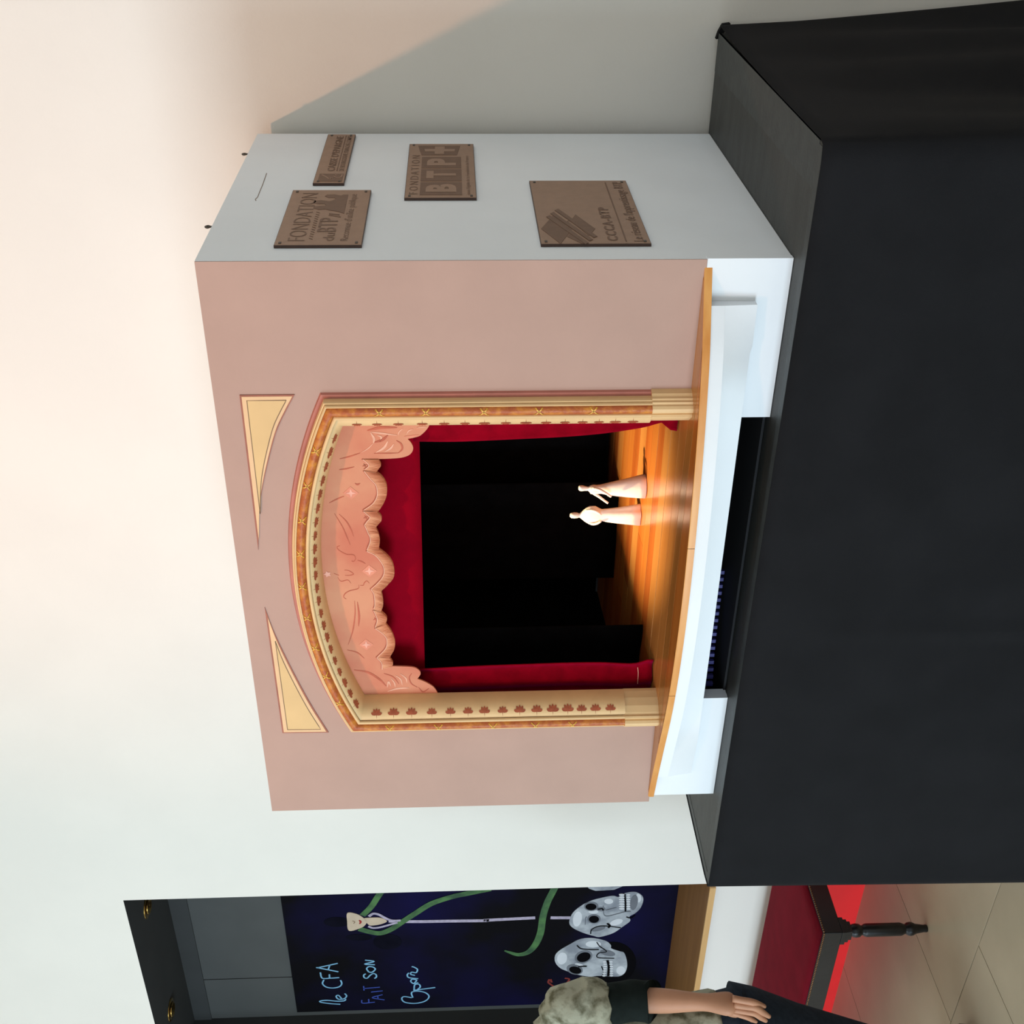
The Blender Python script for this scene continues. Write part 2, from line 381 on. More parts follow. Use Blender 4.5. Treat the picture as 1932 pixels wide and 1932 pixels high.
# ------------------------------------------------------------------ the model theatre
X0, X1, YF, YB, ZT = -2.3302, -0.8296, 2.1668, 3.055, 2.101
ZS = 1.114                          # stage level at the front
XC = -1.581
th = thing('model_theatre', 'large wooden model theatre with pink front, gilded proscenium and white base on the black table', 'model theatre')
sp = box('side_panel', X1-0.018, X1, YF+0.0022, YB, ZP, ZT, side_m, th)
box('side_panel', X0+0.0205, X0+0.036, YF+0.0168, YB, ZP, ZT, side_m, th)
box('top_panel', X0+0.0205, X1-0.018, YF+0.0022, YB, ZT-0.018, ZT, side_m, th)
box('back_panel', X0+0.018, X1-0.018, YB-0.015, YB, ZP, ZT-0.018, black_m, th)
box('bottom_panel', X0+0.018, X1-0.018, YF+0.03, YB-0.015, ZP+0.0005, ZP+0.006, pitk_m, th)
# arch geometry: u is the half width of a line of the frame
R0, ZC = 1.110, 0.875
def zc(u): return ZC + max(0, 0.4185-u)*0.40
def spring(u): r = R0 + (u-0.467); return zc(u) + math.sqrt(r*r - u*u)
NA, NPo = 48, 10
def frame_line(u, y, z0):
    r = R0 + (u-0.467); zs = spring(u); a = math.asin(u/r); P = []
    for i in range(NPo): P.append(Vector((XC+u, y, z0 + (zs-z0)*i/NPo)))
    for i in range(NA+1): t = a - 2*a*i/NA; P.append(Vector((XC + r*math.sin(t), y, zc(u) + r*math.cos(t))))
    for i in range(1, NPo+1): P.append(Vector((XC-u, y, zs + (z0-zs)*i/NPo)))
    return P
def strip(name, prof, z0, mat, parent, smooth=False):
    o = grid(name, [frame_line(u, y, z0) for u, y in prof], mat, parent, smooth)
    return o
# pink front, one board with the arched opening cut out
op = frame_line(0.444, YF, ZS-0.004)
fp = [Vector((X1-0.0005, YF, ZS-0.004)), Vector((X1-0.0005, YF, ZT)), Vector((X0-0.004, YF, ZT)), Vector((X0-0.004, YF, ZS-0.004))] + list(reversed(op))
prism('front_panel', fp, (0, 0.002, 0), pink_m, th)
# spandrel panels
def shrink(P, d):
    c = []; n = len(P)
    for i in range(n):
        a, b, e = P[i-1], P[i], P[(i+1) % n]
        d1 = (b-a).normalized(); d2 = (e-b).normalized()
        n1 = Vector((-d1.z, 0, d1.x)); n2 = Vector((-d2.z, 0, d2.x)); m = n1+n2
        if m.length < 1e-6: m = n1
        m.normalize(); k = d/max(0.25, m.dot(n1)); c.append(b + m*k)
    return c
def area_sign(P): return sum(P[i-1].x*P[i].z - P[i].x*P[i-1].z for i in range(len(P)))
spd = [
  ([(452,745),(556,744)], [(556,744),(540,774),(522,813),(507,867),(495,922),(489,970),(487.5,1037)]),
  ([(620,1381),(533,1382)], [(499.5,1145),(519,1196),(550,1260),(585,1325),(620,1381)])]
for k, (st, cu) in enumerate(spd):
    cur = [PY(x, y, YF) for x, y in cu]
    curs = cat(cur, 6)
    if k == 0: P = [PY(452, 745, YF)] + curs
    else: P = curs + [PY(533, 1382, YF)]
    if area_sign(P) < 0: P = P[::-1]
    pn = prism('spandrel_panel', P, (0, -0.0022, 0), roseln_m, th)
    if k == 0: A_, B_, C_ = PY(452, 745, YF), PY(556, 744, YF), PY(487.5, 1037, YF)
    else: A_, B_, C_ = PY(533, 1382, YF), PY(620, 1381, YF), PY(499.5, 1145, YF)
    la, lb, lc_ = (B_-C_).length, (C_-A_).length, (A_-B_).length
    ic = (A_*la + B_*lb + C_*lc_)/(la+lb+lc_); ic = ic.lerp(A_.lerp(B_, 0.5), 0.12); rin = 0.030
    def inset(d, off): return [ic + (q-ic)*(1-d/rin) + Vector((0, off, 0)) for q in P]
    prism('border', inset(0.0024, -0.0022), (0, -0.0006, 0), ochre2_m, pn)
    prism('field', inset(0.0085, -0.0028), (0, -0.0004, 0), ochre_m, pn)
    Q = inset(0.0085, -0.0031); ribbon('border_line', Q + [Q[0]], 0.0016, (0, -1, 0), line_m, pn, 0.0005, 1)
# proscenium frame
ZB = 1.198
COVE = [(0.385 + 0.0335*(1-math.cos(t)), 2.194 - 0.0515*math.sin(t)) for t in [math.pi/2*i/9 for i in range(10)]]
pf = strip('proscenium_frame', [(0.385, 2.200)] + COVE, ZB, cove_m, th, True)
strip('bead', [(0.4185, 2.141), (0.419, 2.137), (0.4225, 2.1345), (0.4265, 2.1365), (0.4275, 2.141)], ZB, cream_m, pf, True)
strip('garland_band', [(0.4275, 2.141), (0.429, 2.135), (0.434, 2.1305), (0.441, 2.1300), (0.446, 2.1345), (0.4475, 2.139)], ZB, orange_m, pf, True)
strip('outer_moulding', [(0.4475, 2.140), (0.4475, 2.1365), (0.450, 2.1355), (0.452, 2.138), (0.4525, 2.143), (0.4535, 2.1415), (0.456, 2.1425), (0.4575, 2.147), (0.4575, 2.1668)], ZB, cream_m, pf)
strip('rose_band', [(0.4575, 2.160), (0.466, 2.161), (0.4685, 2.1668)], ZB, rose_m, pf)
# plain plinth blocks at the feet
prof = [(0.384, 2.200), (0.385, 2.192), (0.391, 2.174), (0.401, 2.156), (0.412, 2.144), (0.4175, 2.1405), (0.4178, 2.1355), (0.422, 2.1325), (0.4265, 2.1345), (0.428, 2.138), (0.430, 2.132), (0.435, 2.128), (0.442, 2.128), (0.447, 2.132), (0.4485, 2.136), (0.4535, 2.137), (0.455, 2.142), (0.459, 2.143), (0.461, 2.149), (0.466, 2.153), (0.470, 2.1668)]
for s in (1, -1):
    lo = [Vector((XC+s*u, y, ZS-0.012)) for u, y in prof]; hi = [Vector((XC+s*u, y, ZB+0.001)) for u, y in prof]
    n = len(prof); vv = lo + hi
    ff = [(i, i+1, n+i+1, n+i) for i in range(n-1)] + [tuple(range(n)), tuple(range(n, 2*n)), (0, n-1, 2*n-1, n)]
    obj('plinth_block', vv, ff, cream_m, pf)
# painted leaves on the cove and gold ribbons on the band
def cove_pt(kind, s, w):
    """kind post side or arch, s along, w 0 (inner) .. 1 (outer); just proud of the cove"""
    t = math.pi/2*min(1, max(0, w)); u = 0.385 + 0.0335*(1-math.cos(t)); y = 2.194 - 0.0515*math.sin(t)
    nu, ny = -math.cos(t)/0.0515, -math.sin(t)/0.0335; ln = math.hypot(nu, ny)
    nu, ny = -math.cos(t)*0.0515, -math.sin(t)*0.0335; ln = math.hypot(nu, ny)
    u += nu/ln*0.0009; y += ny/ln*0.0009
    if kind == 'A':
        r = R0 + (u-0.467); return Vector((XC + r*math.sin(s), y, zc(u) + r*math.cos(s)))
    return Vector((XC + kind*u, y, s))
petals = []
for k in range(5):
    a = math.radians(-76 + 38*k); ln = (0.0135, 0.0128, 0.0118, 0.0128, 0.0135)[k]
    petals.append((a, ln))
def leaf(kind, s, sc_=1.0):
    v = []; f = []
    def put(dx, dw):
        k = 1.0/(R0-0.06) if kind == 'A' else 1.0
        return cove_pt(kind, s + dx*k, 0.74 - dw/0.040)
    for a, ln in petals:
        i = len(v); ln *= sc_; pr = []
        for t, wd in ((0, 0.0007), (0.35, 0.0022), (0.7, 0.0028), (0.92, 0.0016), (1.0, 0.0003)): pr.append((t*ln, wd*sc_))
        for t, wd in pr:
            cxx, cyy = math.sin(a)*t*1.1, math.cos(a)*t*0.9
            px, py = math.cos(a)*wd, -math.sin(a)*wd
            v.append(put(cxx-px, cyy-py)); v.append(put(cxx+px, cyy+py))
        for j in range(len(pr)-1): f.append((i+2*j, i+2*j+1, i+2*j+3, i+2*j+2))
    i = len(v); v += [put(-0.001, 0.001), put(0.001, 0.001), put(0, -0.008)]; f.append((i, i+1, i+2))
    obj('painted_leaf', v, f, leaf_m, pf)
lz = [PY(x, 1342, 2.16).z for x in (711, 743, 777, 815, 850, 883, 914, 948, 980, 1012, 1042, 1070, 1096, 1122, 1150)]
for z in lz:
    leaf(-1, z, random.uniform(0.85, 1.05)); leaf(1, z, random.uniform(0.7, 0.85))
for i in range(22): leaf('A', -0.362 + 0.724*i/21, random.uniform(0.85, 1.05))
def band_pt(kind, s, w):
    u = 0.4295 + 0.0165*w; y = 2.1296 - 0.0002 if 0.2 < w < 0.85 else 2.1330
    if kind == 'A': r = R0 + (u-0.467); return Vector((XC + r*math.sin(s), y, ZC + r*math.cos(s)))
    return Vector((XC + kind*u, y, s))
def goldx(kind, s):
    v = []; f = []; k = 1/1.08 if kind == 'A' else 1
    for sg in (1, -1):
        i = len(v); W = [(0, -0.010), (0.22, -0.0055), (0.5, 0), (0.82, 0.0045), (1.0, 0.007)]
        for w, d in W:
            for e in (-0.0016, 0.0016): v.append(band_pt(kind, s + (sg*d+e)*k, w))
        for j in range(len(W)-1): f.append((i+2*j, i+2*j+1, i+2*j+3, i+2*j+2))
    obj('gold_ribbon', v, f, gold_m, pf)
for x in (715, 803, 913, 1017, 1120):
    goldx(1, PY(x, 775, 2.13).z)
for x in (735, 827, 930, 1010, 1080): goldx(-1, PY(x, 1372, 2.13).z)
for i in range(9): goldx('A', -0.33 + 0.66*i/8)

# valance: painted board cut to a swagged outline
YV = 2.199
VB = [(812,786),(811.8,791),(810,802),(803.7,812),(792.5,822),(780,826),(769,828),(776.4,837),(779.5,847),(774,857),(761.5,862.6),(743,865),(714,866),(719,875.6),(715.5,882),(710,889),(720.5,898),(728,909),(730.4,923),(728,939),(719,956),(711.8,964),(719,972),(720,980),(715.5,986),(709,993),(714,1005),(716.8,1018),(715,1034),(730,1046),(740,1059),(744,1074),(743,1087),(735,1098),(719,1114),(722,1125),(723,1140),(719,1152),(730,1164),(727.6,1175),(738.5,1190),(745,1207),(744,1222.6),(735,1239),(741.7,1250),(738.5,1257),(776.5,1258.5),(789.6,1264),(793.5,1271.5),(787.4,1281),(802.6,1287),(818,1296.5),(826.5,1309.6),(827,1319),(828,1326)]
cusps = {(769,828),(714,866),(710,889),(711.8,964),(709,993),(715,1034),(719,1114),(719,1152),(727.6,1175),(735,1239),(738.5,1257),(787.4,1281)}
run = []; bot = []
for q in VB:
    run.append(PY(q[0], q[1], YV))
    if q in cusps: bot += cat(run, 4)[:-1]; run = [run[-1]]
bot += cat(run, 4)
u_in = 0.392; r = R0 + (u_in-0.467); a = math.asin(u_in/r)
top = [Vector((XC + r*math.sin(-a + 2*a*i/40), YV, zc(u_in) + r*math.cos(-a + 2*a*i/40))) for i in range(41)]
va = prism('valance', bot + top, (0, 0.004, 0), val_m, th)
segs = [([(714,866),(719,875.6),(715.5,882),(710,889)], [(684.5,866),(694,874),(695.6,879),(687,886)]),
 ([(710,889),(720.5,898),(728,909),(730.4,923),(728,939),(719,956),(711.8,964)], [(687,888),(699,903),(709,914),(712,926.6),(710.6,938),(703,950),(686,962)]),
 ([(711.8,964),(719,972),(720,980),(715.5,986),(709,993)], [(686,964),(694,971),(698,976),(692,984),(688,990)]),
 ([(709,993),(714,1005),(716.8,1018),(715,1034)], [(688,990),(694,1003.5),(699,1018),(692,1039)]),
 ([(715,1034),(730,1046),(740,1059),(744,1074),(743,1087),(735,1098),(719,1114)], [(692,1039),(708,1047),(720.5,1062),(725,1075.5),(722,1088),(712,1100),(700,1111)]),
 ([(719,1114),(722,1125),(723,1140),(719,1152)], [(700,1111),(706,1121.5),(707.5,1140),(705,1149)]),
 ([(719,1152),(730,1164),(727.6,1175)], [(705,1151),(712,1168),(708,1183)]),
 ([(727.6,1175),(738.5,1190),(745,1207),(744,1222.6),(735,1239)], [(708,1184.6),(724,1196.5),(730,1207),(727.6,1222.6),(711,1240)]),
 ([(735,1239),(741.7,1250),(738.5,1257)], [(711,1240),(720,1250),(721,1262)])]
for b_, i_ in segs:
    B = [PY(x, y, YV) for x, y in b_]; I = [PY(x, y, YV) for x, y in i_]
    B = cat(B, 8) if len(B) > 2 else B; I = cat(I, 8) if len(I) > 2 else I
    n = max(9, int(sum((B[k+1]-B[k]).length for k in range(len(B)-1))/0.0021))
    B = resample(B, n); I = resample(I, n)
    r0 = []; r1 = []; r2 = []
    for k in range(n):
        dp = 0.0026*(1 if k % 2 else 0) + 0.0012*random.random()
        r0.append(I[k] + Vector((0, -0.0012, 0))); r1.append(I[k].lerp(B[k], 0.15) + Vector((0, -0.0016-dp*0.4, 0))); r2.append(B[k] + Vector((0, -0.0014-dp*1.4, 0)))
    back = [p + Vector((0, 0.001, 0)) for p in B]
    o = grid('frill', [r0, r1, r2, back], frill_m, va, False)
    ribbon('piping', [p + Vector((0, -0.0014, 0)) for p in I[::2]], 0.0018, (0, -1, 0), pale_m, va, 0.0012, 2)
    ribbon('stitch_line', [p + Vector((0, -0.0008, 0.0022)) for p in I[::2]], 0.0012, (0, -1, 0), fold_m, va, 0.0008, 2)
def on_val(pts, off=0.0): return [PY(x, y, YV-off) for x, y in pts]
def c7(*pts): return on_val([(600+a/8.05, 780+b/8.05) for a, b in pts])
def c8(*pts): return on_val([(600+a/8.05, 960+b/8.05) for a, b in pts])
def c4v(*pts): return on_val([(420+a/4.6, 1040+b/4.6) for a, b in pts])
NV = (0, -1, 0)
# painted folds of the swags
for P, w, m in [(c7((330,690),(480,655),(640,600)), 0.003, fold_m), (c7((320,855),(430,840),(550,810)), 0.003, fold_m), (c7((170,1360),(290,1300),(400,1255)), 0.003, fold_m), (c7((560,1060),(600,1080),(640,1060)), 0.004, fold_m),
  (c8((320,80),(430,190),(500,310),(540,420)), 0.003, fold_m), (c8((250,70),(370,270),(440,430),(490,550)), 0.0025, fold_m),
  (c8((330,560),(290,580),(320,630),(430,690),(540,700),(570,760),(540,800),(510,790)), 0.0022, fold_m), (c8((600,780),(660,800),(720,830)), 0.003, fold_m),
  (c8((780,1130),(740,1095),(700,1130),(690,1160),(640,1160)), 0.002, fold_m), (c8((620,1150),(610,1210),(480,1245),(410,1290),(390,1340),(430,1370)), 0.0022, fold_m),
  (c8((400,930),(470,940),(540,990),(480,1010),(410,1010)), 0.002, fold_m), (c8((300,1040),(350,1100),(450,1080),(500,1130)), 0.0018, fold_m), (c8((240,980),(320,1010)), 0.004, fold_m),
  (c4v((1145,430),(1150,540),(1130,690),(1090,810)), 0.003, fold_m), (c4v((1170,440),(1185,560),(1180,650)), 0.005, fold_m), (c4v((1080,855),(1170,880),(1230,930)), 0.003, fold_m), (c4v((1140,1030),(1260,1050),(1360,1110),(1420,1170)), 0.006, fold_m)]:
    ribbon('painted_fold', P, w, NV, m, va, 0.0007, 4, True)
# gathered tails at both ends
for P, w, m in [(c7((800,290),(850,380),(840,450)), 0.005, pale_m), (c7((900,330),(960,360),(940,430)), 0.004, pale_m), (c7((800,280),(960,300),(1200,330)), 0.004, pale_m), (c7((1220,330),(1230,280),(1290,225)), 0.0022, pale_m), (c7((1340,320),(1380,260),(1450,235)), 0.0022, pale_m), (c7((750,260),(950,215),(1200,215)), 0.006, fold_m),
  (c7((860,440),(980,400),(1060,330)), 0.006, fold_m), (c7((880,590),(1000,520),(1060,420)), 0.005, pale_m), (c7((1010,580),(1100,530),(1150,460)), 0.004, pale_m), (c7((850,605),(1050,605),(1220,600)), 0.002, fold_m), (c7((1190,410),(1260,460),(1280,540),(1220,600)), 0.004, fold_m), (c7((1310,350),(1420,345),(1530,330)), 0.004, halo_m), (c7((1500,215),(1580,210),(1650,205)), 0.002, pale_m), (c7((1540,100),(1550,150)), 0.003, fold_m), (c7((660,590),(760,530),(840,450)), 0.002, pale_m),
  (c4v((1430,1180),(1440,1130),(1460,1170)), 0.004, pale_m), (c4v((1460,1100),(1490,1140),(1500,1180)), 0.003, pale_m), (c4v((1430,1215),(1520,1190),(1620,1185)), 0.005, pale_m), (c4v((1400,1060),(1480,1090),(1530,1150)), 0.003, fold_m), (c4v((1540,1060),(1590,1100),(1600,1140)), 0.003, pale_m), (c4v((1640,1060),(1620,1100),(1640,1150),(1690,1180)), 0.003, fold_m), (c4v((1700,1180),(1740,1220),(1790,1190)), 0.003, fold_m), (c4v((1560,1240),(1680,1250),(1790,1240)), 0.004, fold_m), (c4v((1500,1075),(1545,1110),(1560,1160)), 0.003, pale_m)]:
    ribbon('painted_fold', P, w, NV, m, va, 0.0009, 4, True)
def star(c, r1, r2, n, mat, off, name, rot=0.0):
    P = []
    for i in range(2*n):
        a_ = math.pi*i/n + rot; r = r1 if i % 2 == 0 else r2
        P.append(Vector((c.x + math.cos(a_)*r, c.y - off, c.z + math.sin(a_)*r)))
    return prism(name, P, (0, -0.0005, 0), mat, va)
for x, y in ((662, 930), (697, 1077), (691, 1216)):
    c = PY(x, y, YV)
    star(c, 0.017, 0.012, 4, halo_m, 0.0002, 'flower_halo'); star(c, 0.0115, 0.004, 4, flower_m, 0.0008, 'flower')
c = PY(618, 1083, YV); star(c, 0.009, 0.005, 5, flower_m, 0.0004, 'flower', 0.3)
for x, y in ((688, 878), (690, 976), (708, 1168)):
    star(PY(x, y, YV), 0.0055, 0.0018, 4, leaf_m if y < 900 else fold_m, 0.0004, 'painted_sprig', 0.4)

# red drapes
def drape(name, edge_l, edge_r, y, mat, folds, amp, n=40, rows_=26, ph=0.0, parent=th):
    """curtain between two side lines given top to bottom"""
    L = resample(cat(edge_l, 5), rows_); Rr = resample(cat(edge_r, 5), rows_); rr = []
    for k in range(rows_):
        row = []
        for j in range(n):
            t = j/(n-1); p = L[k].lerp(Rr[k], t)
            row.append(p + Vector((0, amp*math.sin(2*math.pi*folds*t + ph + 0.25*math.sin(k*0.2)), 0)))
        rr.append(row)
    o = grid(name, rr, mat, parent); solid(o, 0.003, 0); return o
def py(y, *pts): return [PY(a, b, y) for a, b in pts]
t0, t1 = PY(792, 834, 2.262).z, PY(801, 1262, 2.262).z
drape('teaser_curtain', [Vector((X0+0.02, 2.262, 1.99)), Vector((X0+0.02, 2.262, t1+0.003))], [Vector((-1.03, 2.262, 1.99)), Vector((-1.03, 2.262, t0-0.002))], 2.262, teaser_m, 4, 0.0015, 60, 10)
rc = py(2.235, (780,833.5),(867,834),(983,828.7),(1070,824),(1148,817),(1215,807),(1249.6,798))
rb = py(2.235, (1249.6,798),(1258,808),(1270,814),(1279,814))
E_in = rc + rb[1:]
E_in[-1].z = 1.121
drape('side_curtain', E_in, [Vector((-1.12, 2.235, E_in[0].z)), Vector((-1.12, 2.235, 1.5)), Vector((-1.12, 2.235, 1.121))], 2.235, velvet_m, 1.5, 0.004, 24, 40, 0.5)
lc = py(2.240, (790,1261),(896,1254.5),(1012,1251.6),(1128,1248.7),(1194,1250),(1220.6,1242.4),(1229,1243))
zbot = ZS + 0.05*(2.24-2.15)
lc[-1].z = zbot+0.003
drape('side_curtain', [Vector((-2.06, 2.240, lc[0].z)), Vector((-2.06, 2.240, 1.5)), Vector((-2.06, 2.240, zbot+0.003))], lc, 2.24, velvet_m, 2.2, 0.007, 40, 40, 2.4)
# hem stitch on the left curtain
hs = py(2.229, (1203,1259),(1204,1270),(1203,1290)); ribbon('hem_stitch', hs, 0.0012, (0, -1, 0), pale_m, th, 0.0005)

# black masking drapes round the stage
RK = 0.05
def rake(y): return ZS + RK*(y-2.15)
def bdrape(x0, x1, y0, y1, zb_off, folds=6, amp=0.006, z1=2.05):
    A = [Vector((x0, y0, z1)), Vector((x0, y0, 1.6)), Vector((x0, y0, rake(y0)+zb_off))]; B = [Vector((x1, y1, z1)), Vector((x1, y1, 1.6)), Vector((x1, y1, rake(y1)+zb_off))]
    return drape('black_drape', A, B, y0, black_m, folds, amp, 50, 12)
bdrape(X0+0.03, X1-0.03, 3.030, 3.030, 0.006, 9, 0.004)
bdrape(-2.055, -1.735, 2.79, 2.81, 0.001, 2, 0.003)
bdrape(-1.83, -0.95, 2.955, 2.965, 0.011, 4, 0.003)
bdrape(X0+0.03, -1.912, 2.40, 2.385, 0.001, 3, 0.004)
bdrape(-1.22, X1-0.03, 2.42, 2.42, 0.001, 3, 0.004)
box('wing_wall', X0+0.0362, X0+0.040, YF+0.03, YB-0.016, ZS, ZT-0.02, black_m, th)
box('wing_wall', X1-0.024, X1-0.0185, YF+0.03, YB-0.016, ZS, ZT-0.02, black_m, th)
box('gap_light_strip', X0+0.026, X1-0.026, 3.034, 3.044, rake(3.03)-0.006, rake(3.03)+0.007, grey_m, th)  # added grey strip: paints the thin line of light under the back drapes

# stage floor: raked planks with a bowed front
EDG = [(-0.845, 2.1675), (-0.937, 2.130), (-1.035, 2.096), (-1.223, 2.060), (-1.43, 2.040), (-1.60, 2.036), (-1.77, 2.046), (-1.93, 2.070), (-2.085, 2.110), (-2.20, 2.140), (-2.318, 2.1675)]
_bow = cat([Vector((x, y, 0)) for x, y in EDG], 10)
def bow(x):
    for a_, b_ in zip(_bow, _bow[1:]):
        if b_.x <= x <= a_.x: return a_.y + (b_.y-a_.y)*(a_.x-x)/max(1e-9, a_.x-b_.x)
    return 2.1675
def zst(y): return ZS if y < 2.15 else rake(y)
sf = box('stage_floor', X0+0.025, X1-0.025, 2.19, YB-0.016, ZS-0.03, ZS-0.0085, seam_m, th)
sf['label'] = 'raked stage floor of honey-coloured planks'
bounds = [2.0, 2.112, 2.165, 2.222, 2.292, 2.352, 2.408, 2.468, 2.532, 2.60, 2.665, 2.735, 2.80, 2.865, 2.93, 2.99, 3.042]
for k in range(len(bounds)-1):
    ya, yb_ = bounds[k], bounds[k+1]
    xa, xb = (X0+0.026, X1-0.026) if ya > 2.2 else (-2.318, -0.845)
    xs = [xa + (xb-xa)*i/60 for i in range(61)]
    if k < 3:
        xs = [x for x in xs if bow(x) + 0.0005 < yb_]
        xa, xb = xs[0], xs[-1]
    mat = tan_m if k == 1 else plank_ms[(k*7+k//3) % 4]
    pieces = [(xa, xb)]
    if k >= 3:
        c = [-2.05, -1.30, -1.72, -1.05, -1.95][k % 5]; pieces = [(xa, c-0.0006), (c+0.0006, xb)]
    for pi_, (pa, pb) in enumerate(pieces):
        n = 60 if k < 3 else 2
        X = [pa + (pb-pa)*i/(n-1) for i in range(n)]
        fr = [max(ya+0.0011, bow(x)+0.004) if k < 3 else ya+0.0011 for x in X]
        g = 0.0011; dz = random.uniform(-0.0003, 0.0003) if k > 2 else 0
        tf = [Vector((x, y, zst(y)+dz)) for x, y in zip(X, fr)]; tb_ = [Vector((x, yb_-g, zst(yb_)+dz)) for x in X]
        dn = Vector((0, 0, -0.009))
        rr = [[p+dn for p in tf], tf, tb_, [p+dn for p in tb_]]
        grid('plank', rr, mat if pi_ == 0 or k < 3 else plank_ms[(k*5+2) % 4], sf, False)
# wooden edging board of the apron, in three lengths
cuts = [-0.845, -1.43, -1.865, -2.318]
for a_, b_ in zip(cuts, cuts[1:]):
    n = 30; X = [a_-0.0006 + (b_-a_+0.0012)*i/(n-1) for i in range(n)]
    def off(x, d): return Vector((x, bow(x)+d, 0))
    o1 = [off(x, 0.0) for x in X]; o2 = [off(x, 0.006) for x in X]
    Z = Vector((0, 0, 1))
    grid('edge_board', [[p+Z*1.0985 for p in o2], [p+Z*1.0985 for p in o1], [p+Z*(ZS-0.001) for p in o1], [p+Vector((0, 0.001, ZS)) for p in o1], [p+Z*ZS for p in o2]], edge_m, sf, False)
# white fascia boards
def sstep(a, b, x): t = min(1, max(0, (x-a)/(b-a))); return t*t*(3-2*t)
def gap(x): return 0.042*sstep(1.02, 1.13, -x)*sstep(2.14, 1.98, -x) + 0.070*sstep(1.05, 1.36, -x)*sstep(2.12, 1.80, -x)
n = 90; Xs = [-0.917 + (-2.225+0.917)*i/(n-1) for i in range(n)]
g1 = [Vector((x, bow(x)+0.003, 1.0983)) for x in Xs]; g2 = [Vector((x, bow(x)+0.0035, 1.0705)) for x in Xs]
g3 = [Vector((p.x, 2.166, 1.0705)) for p in g2]; g4 = [Vector((p.x, 2.166, 1.0983)) for p in g1]
o = grid('stage_fascia', [g4, g1, g2, g3], white_m, th, False)
# board under it: its top follows the bow at both ends and falls back in the middle
def fbl(x):
    if x > -1.008: return 2.1425 + 0.0035*sstep(1.008, 0.917, -x)
    return 2.1425 - 0.003*math.sin(math.pi*min(1, max(0, (-x-1.008)/1.19))) + 0.018*sstep(2.08, 2.225, -x)
h1 = [Vector((x, min(2.1655 if abs(x-XC) > 0.52 else 2.1405, bow(x)+0.0036+gap(x)), 1.0704)) for x in Xs]; h2 = [Vector((x, fbl(x), 1.005 + 0.003*sstep(1.006, 1.014, -x))) for x in Xs]
h0 = [Vector((p.x, 2.1664, p.z)) for p in h1]; h3 = [Vector((p.x, 2.1664, p.z)) for p in h2]
hm = [a_.lerp(b_, 0.5) for a_, b_ in zip(h1, h2)]
fbo = grid('fascia_board', [h1, hm, h2], white_m, th, True)
grid('board_return', [h2, h3], white_m, fbo, False)
for e in (0, n-1):
    prism('board_end', [h0[e] + Vector((0, 0, 0.028)), g1[e] + Vector((0, 0, 0)), h1[e], h2[e], h3[e]], (0.0006 if e == 0 else -0.0006, 0, 0), white_m, fbo)
# white base front with the orchestra pit cut out
zp1, pxr, pxl = 1.045, -1.1805, -1.973
bp_ = [Vector((X1+0.0015, YF, ZP)), Vector((X1+0.0015, YF, ZS-0.0045)), Vector((X0+0.02, YF, ZS-0.0045)), Vector((X0+0.02, YF, ZP)), Vector((pxl, YF, ZP)), Vector((pxl, YF, zp1)), Vector((pxr, YF, zp1)), Vector((pxr, YF, ZP))]
prism('base_panel', bp_, (0, 0.0165, 0), white_m, th)
box('pit_jamb', pxl-0.03, pxl-0.0005, YF+0.017, YF+0.034, ZP+0.0005, 1.05, white_m, th)
pit = box('pit_wall', X0+0.1, X1-0.1, 2.62, 2.63, ZP+0.006, 1.07, pitk_m, th)
box('pit_ceiling', X0+0.05, X1-0.05, 2.20, 2.62, 1.06, 1.065, pitk_m, th)
# curved rail of small ribs in the pit
rl = tube('pit_rail', [(-1.72, 2.327, 0.985), (-1.82, 2.307, 0.985), (-1.92, 2.277, 0.985), (-1.985, 2.242, 0.985)], 0.004, rib_m, th, 8)
rib0 = None
rp = resample(cat([Vector((-1.70, 2.325, 0)), Vector((-1.82, 2.30, 0)), Vector((-1.92, 2.27, 0)), Vector((-1.985, 2.235, 0))], 6), 17)
for q in rp:
    if rib0 is None: o = box('rib', -0.0055, 0.0055, -0.005, 0.005, 0, 0.05, rib_m, rl, 0.0012); rib0 = o.data
    else: o = bpy.data.objects.new('rib', rib0); COL.objects.link(o); o.parent = rl
    o.location = (q.x, q.y, 0.948 + 0.016*rp.index(q)/16)
# fittings on the top edge and the scratch on the side
for x, y in ((466, 291), (398, 428)):
    p = PX(x+3, y, X1-0.006); p.z = ZT
    h = tube('screw_eye', [p + Vector((0, 0, -0.004)), p + Vector((0, 0, 0.006)), p + Vector((0, -0.005, 0.011)), p + Vector((0, 0, 0.016)), p + Vector((0, 0.005, 0.011)), p + Vector((0, 0.001, 0.006))], 0.0022, steel_m, th, 8)
ribbon('scratch', [PX(503, 327, X1), PX(500, 336, X1), PX(495, 350, X1), PX(490, 362, X1), PX(486, 372, X1), PX(482, 376, X1), PX(483, 379, X1)], 0.0016, (1, 0, 0), wire_m, th, 0.0006, 3)

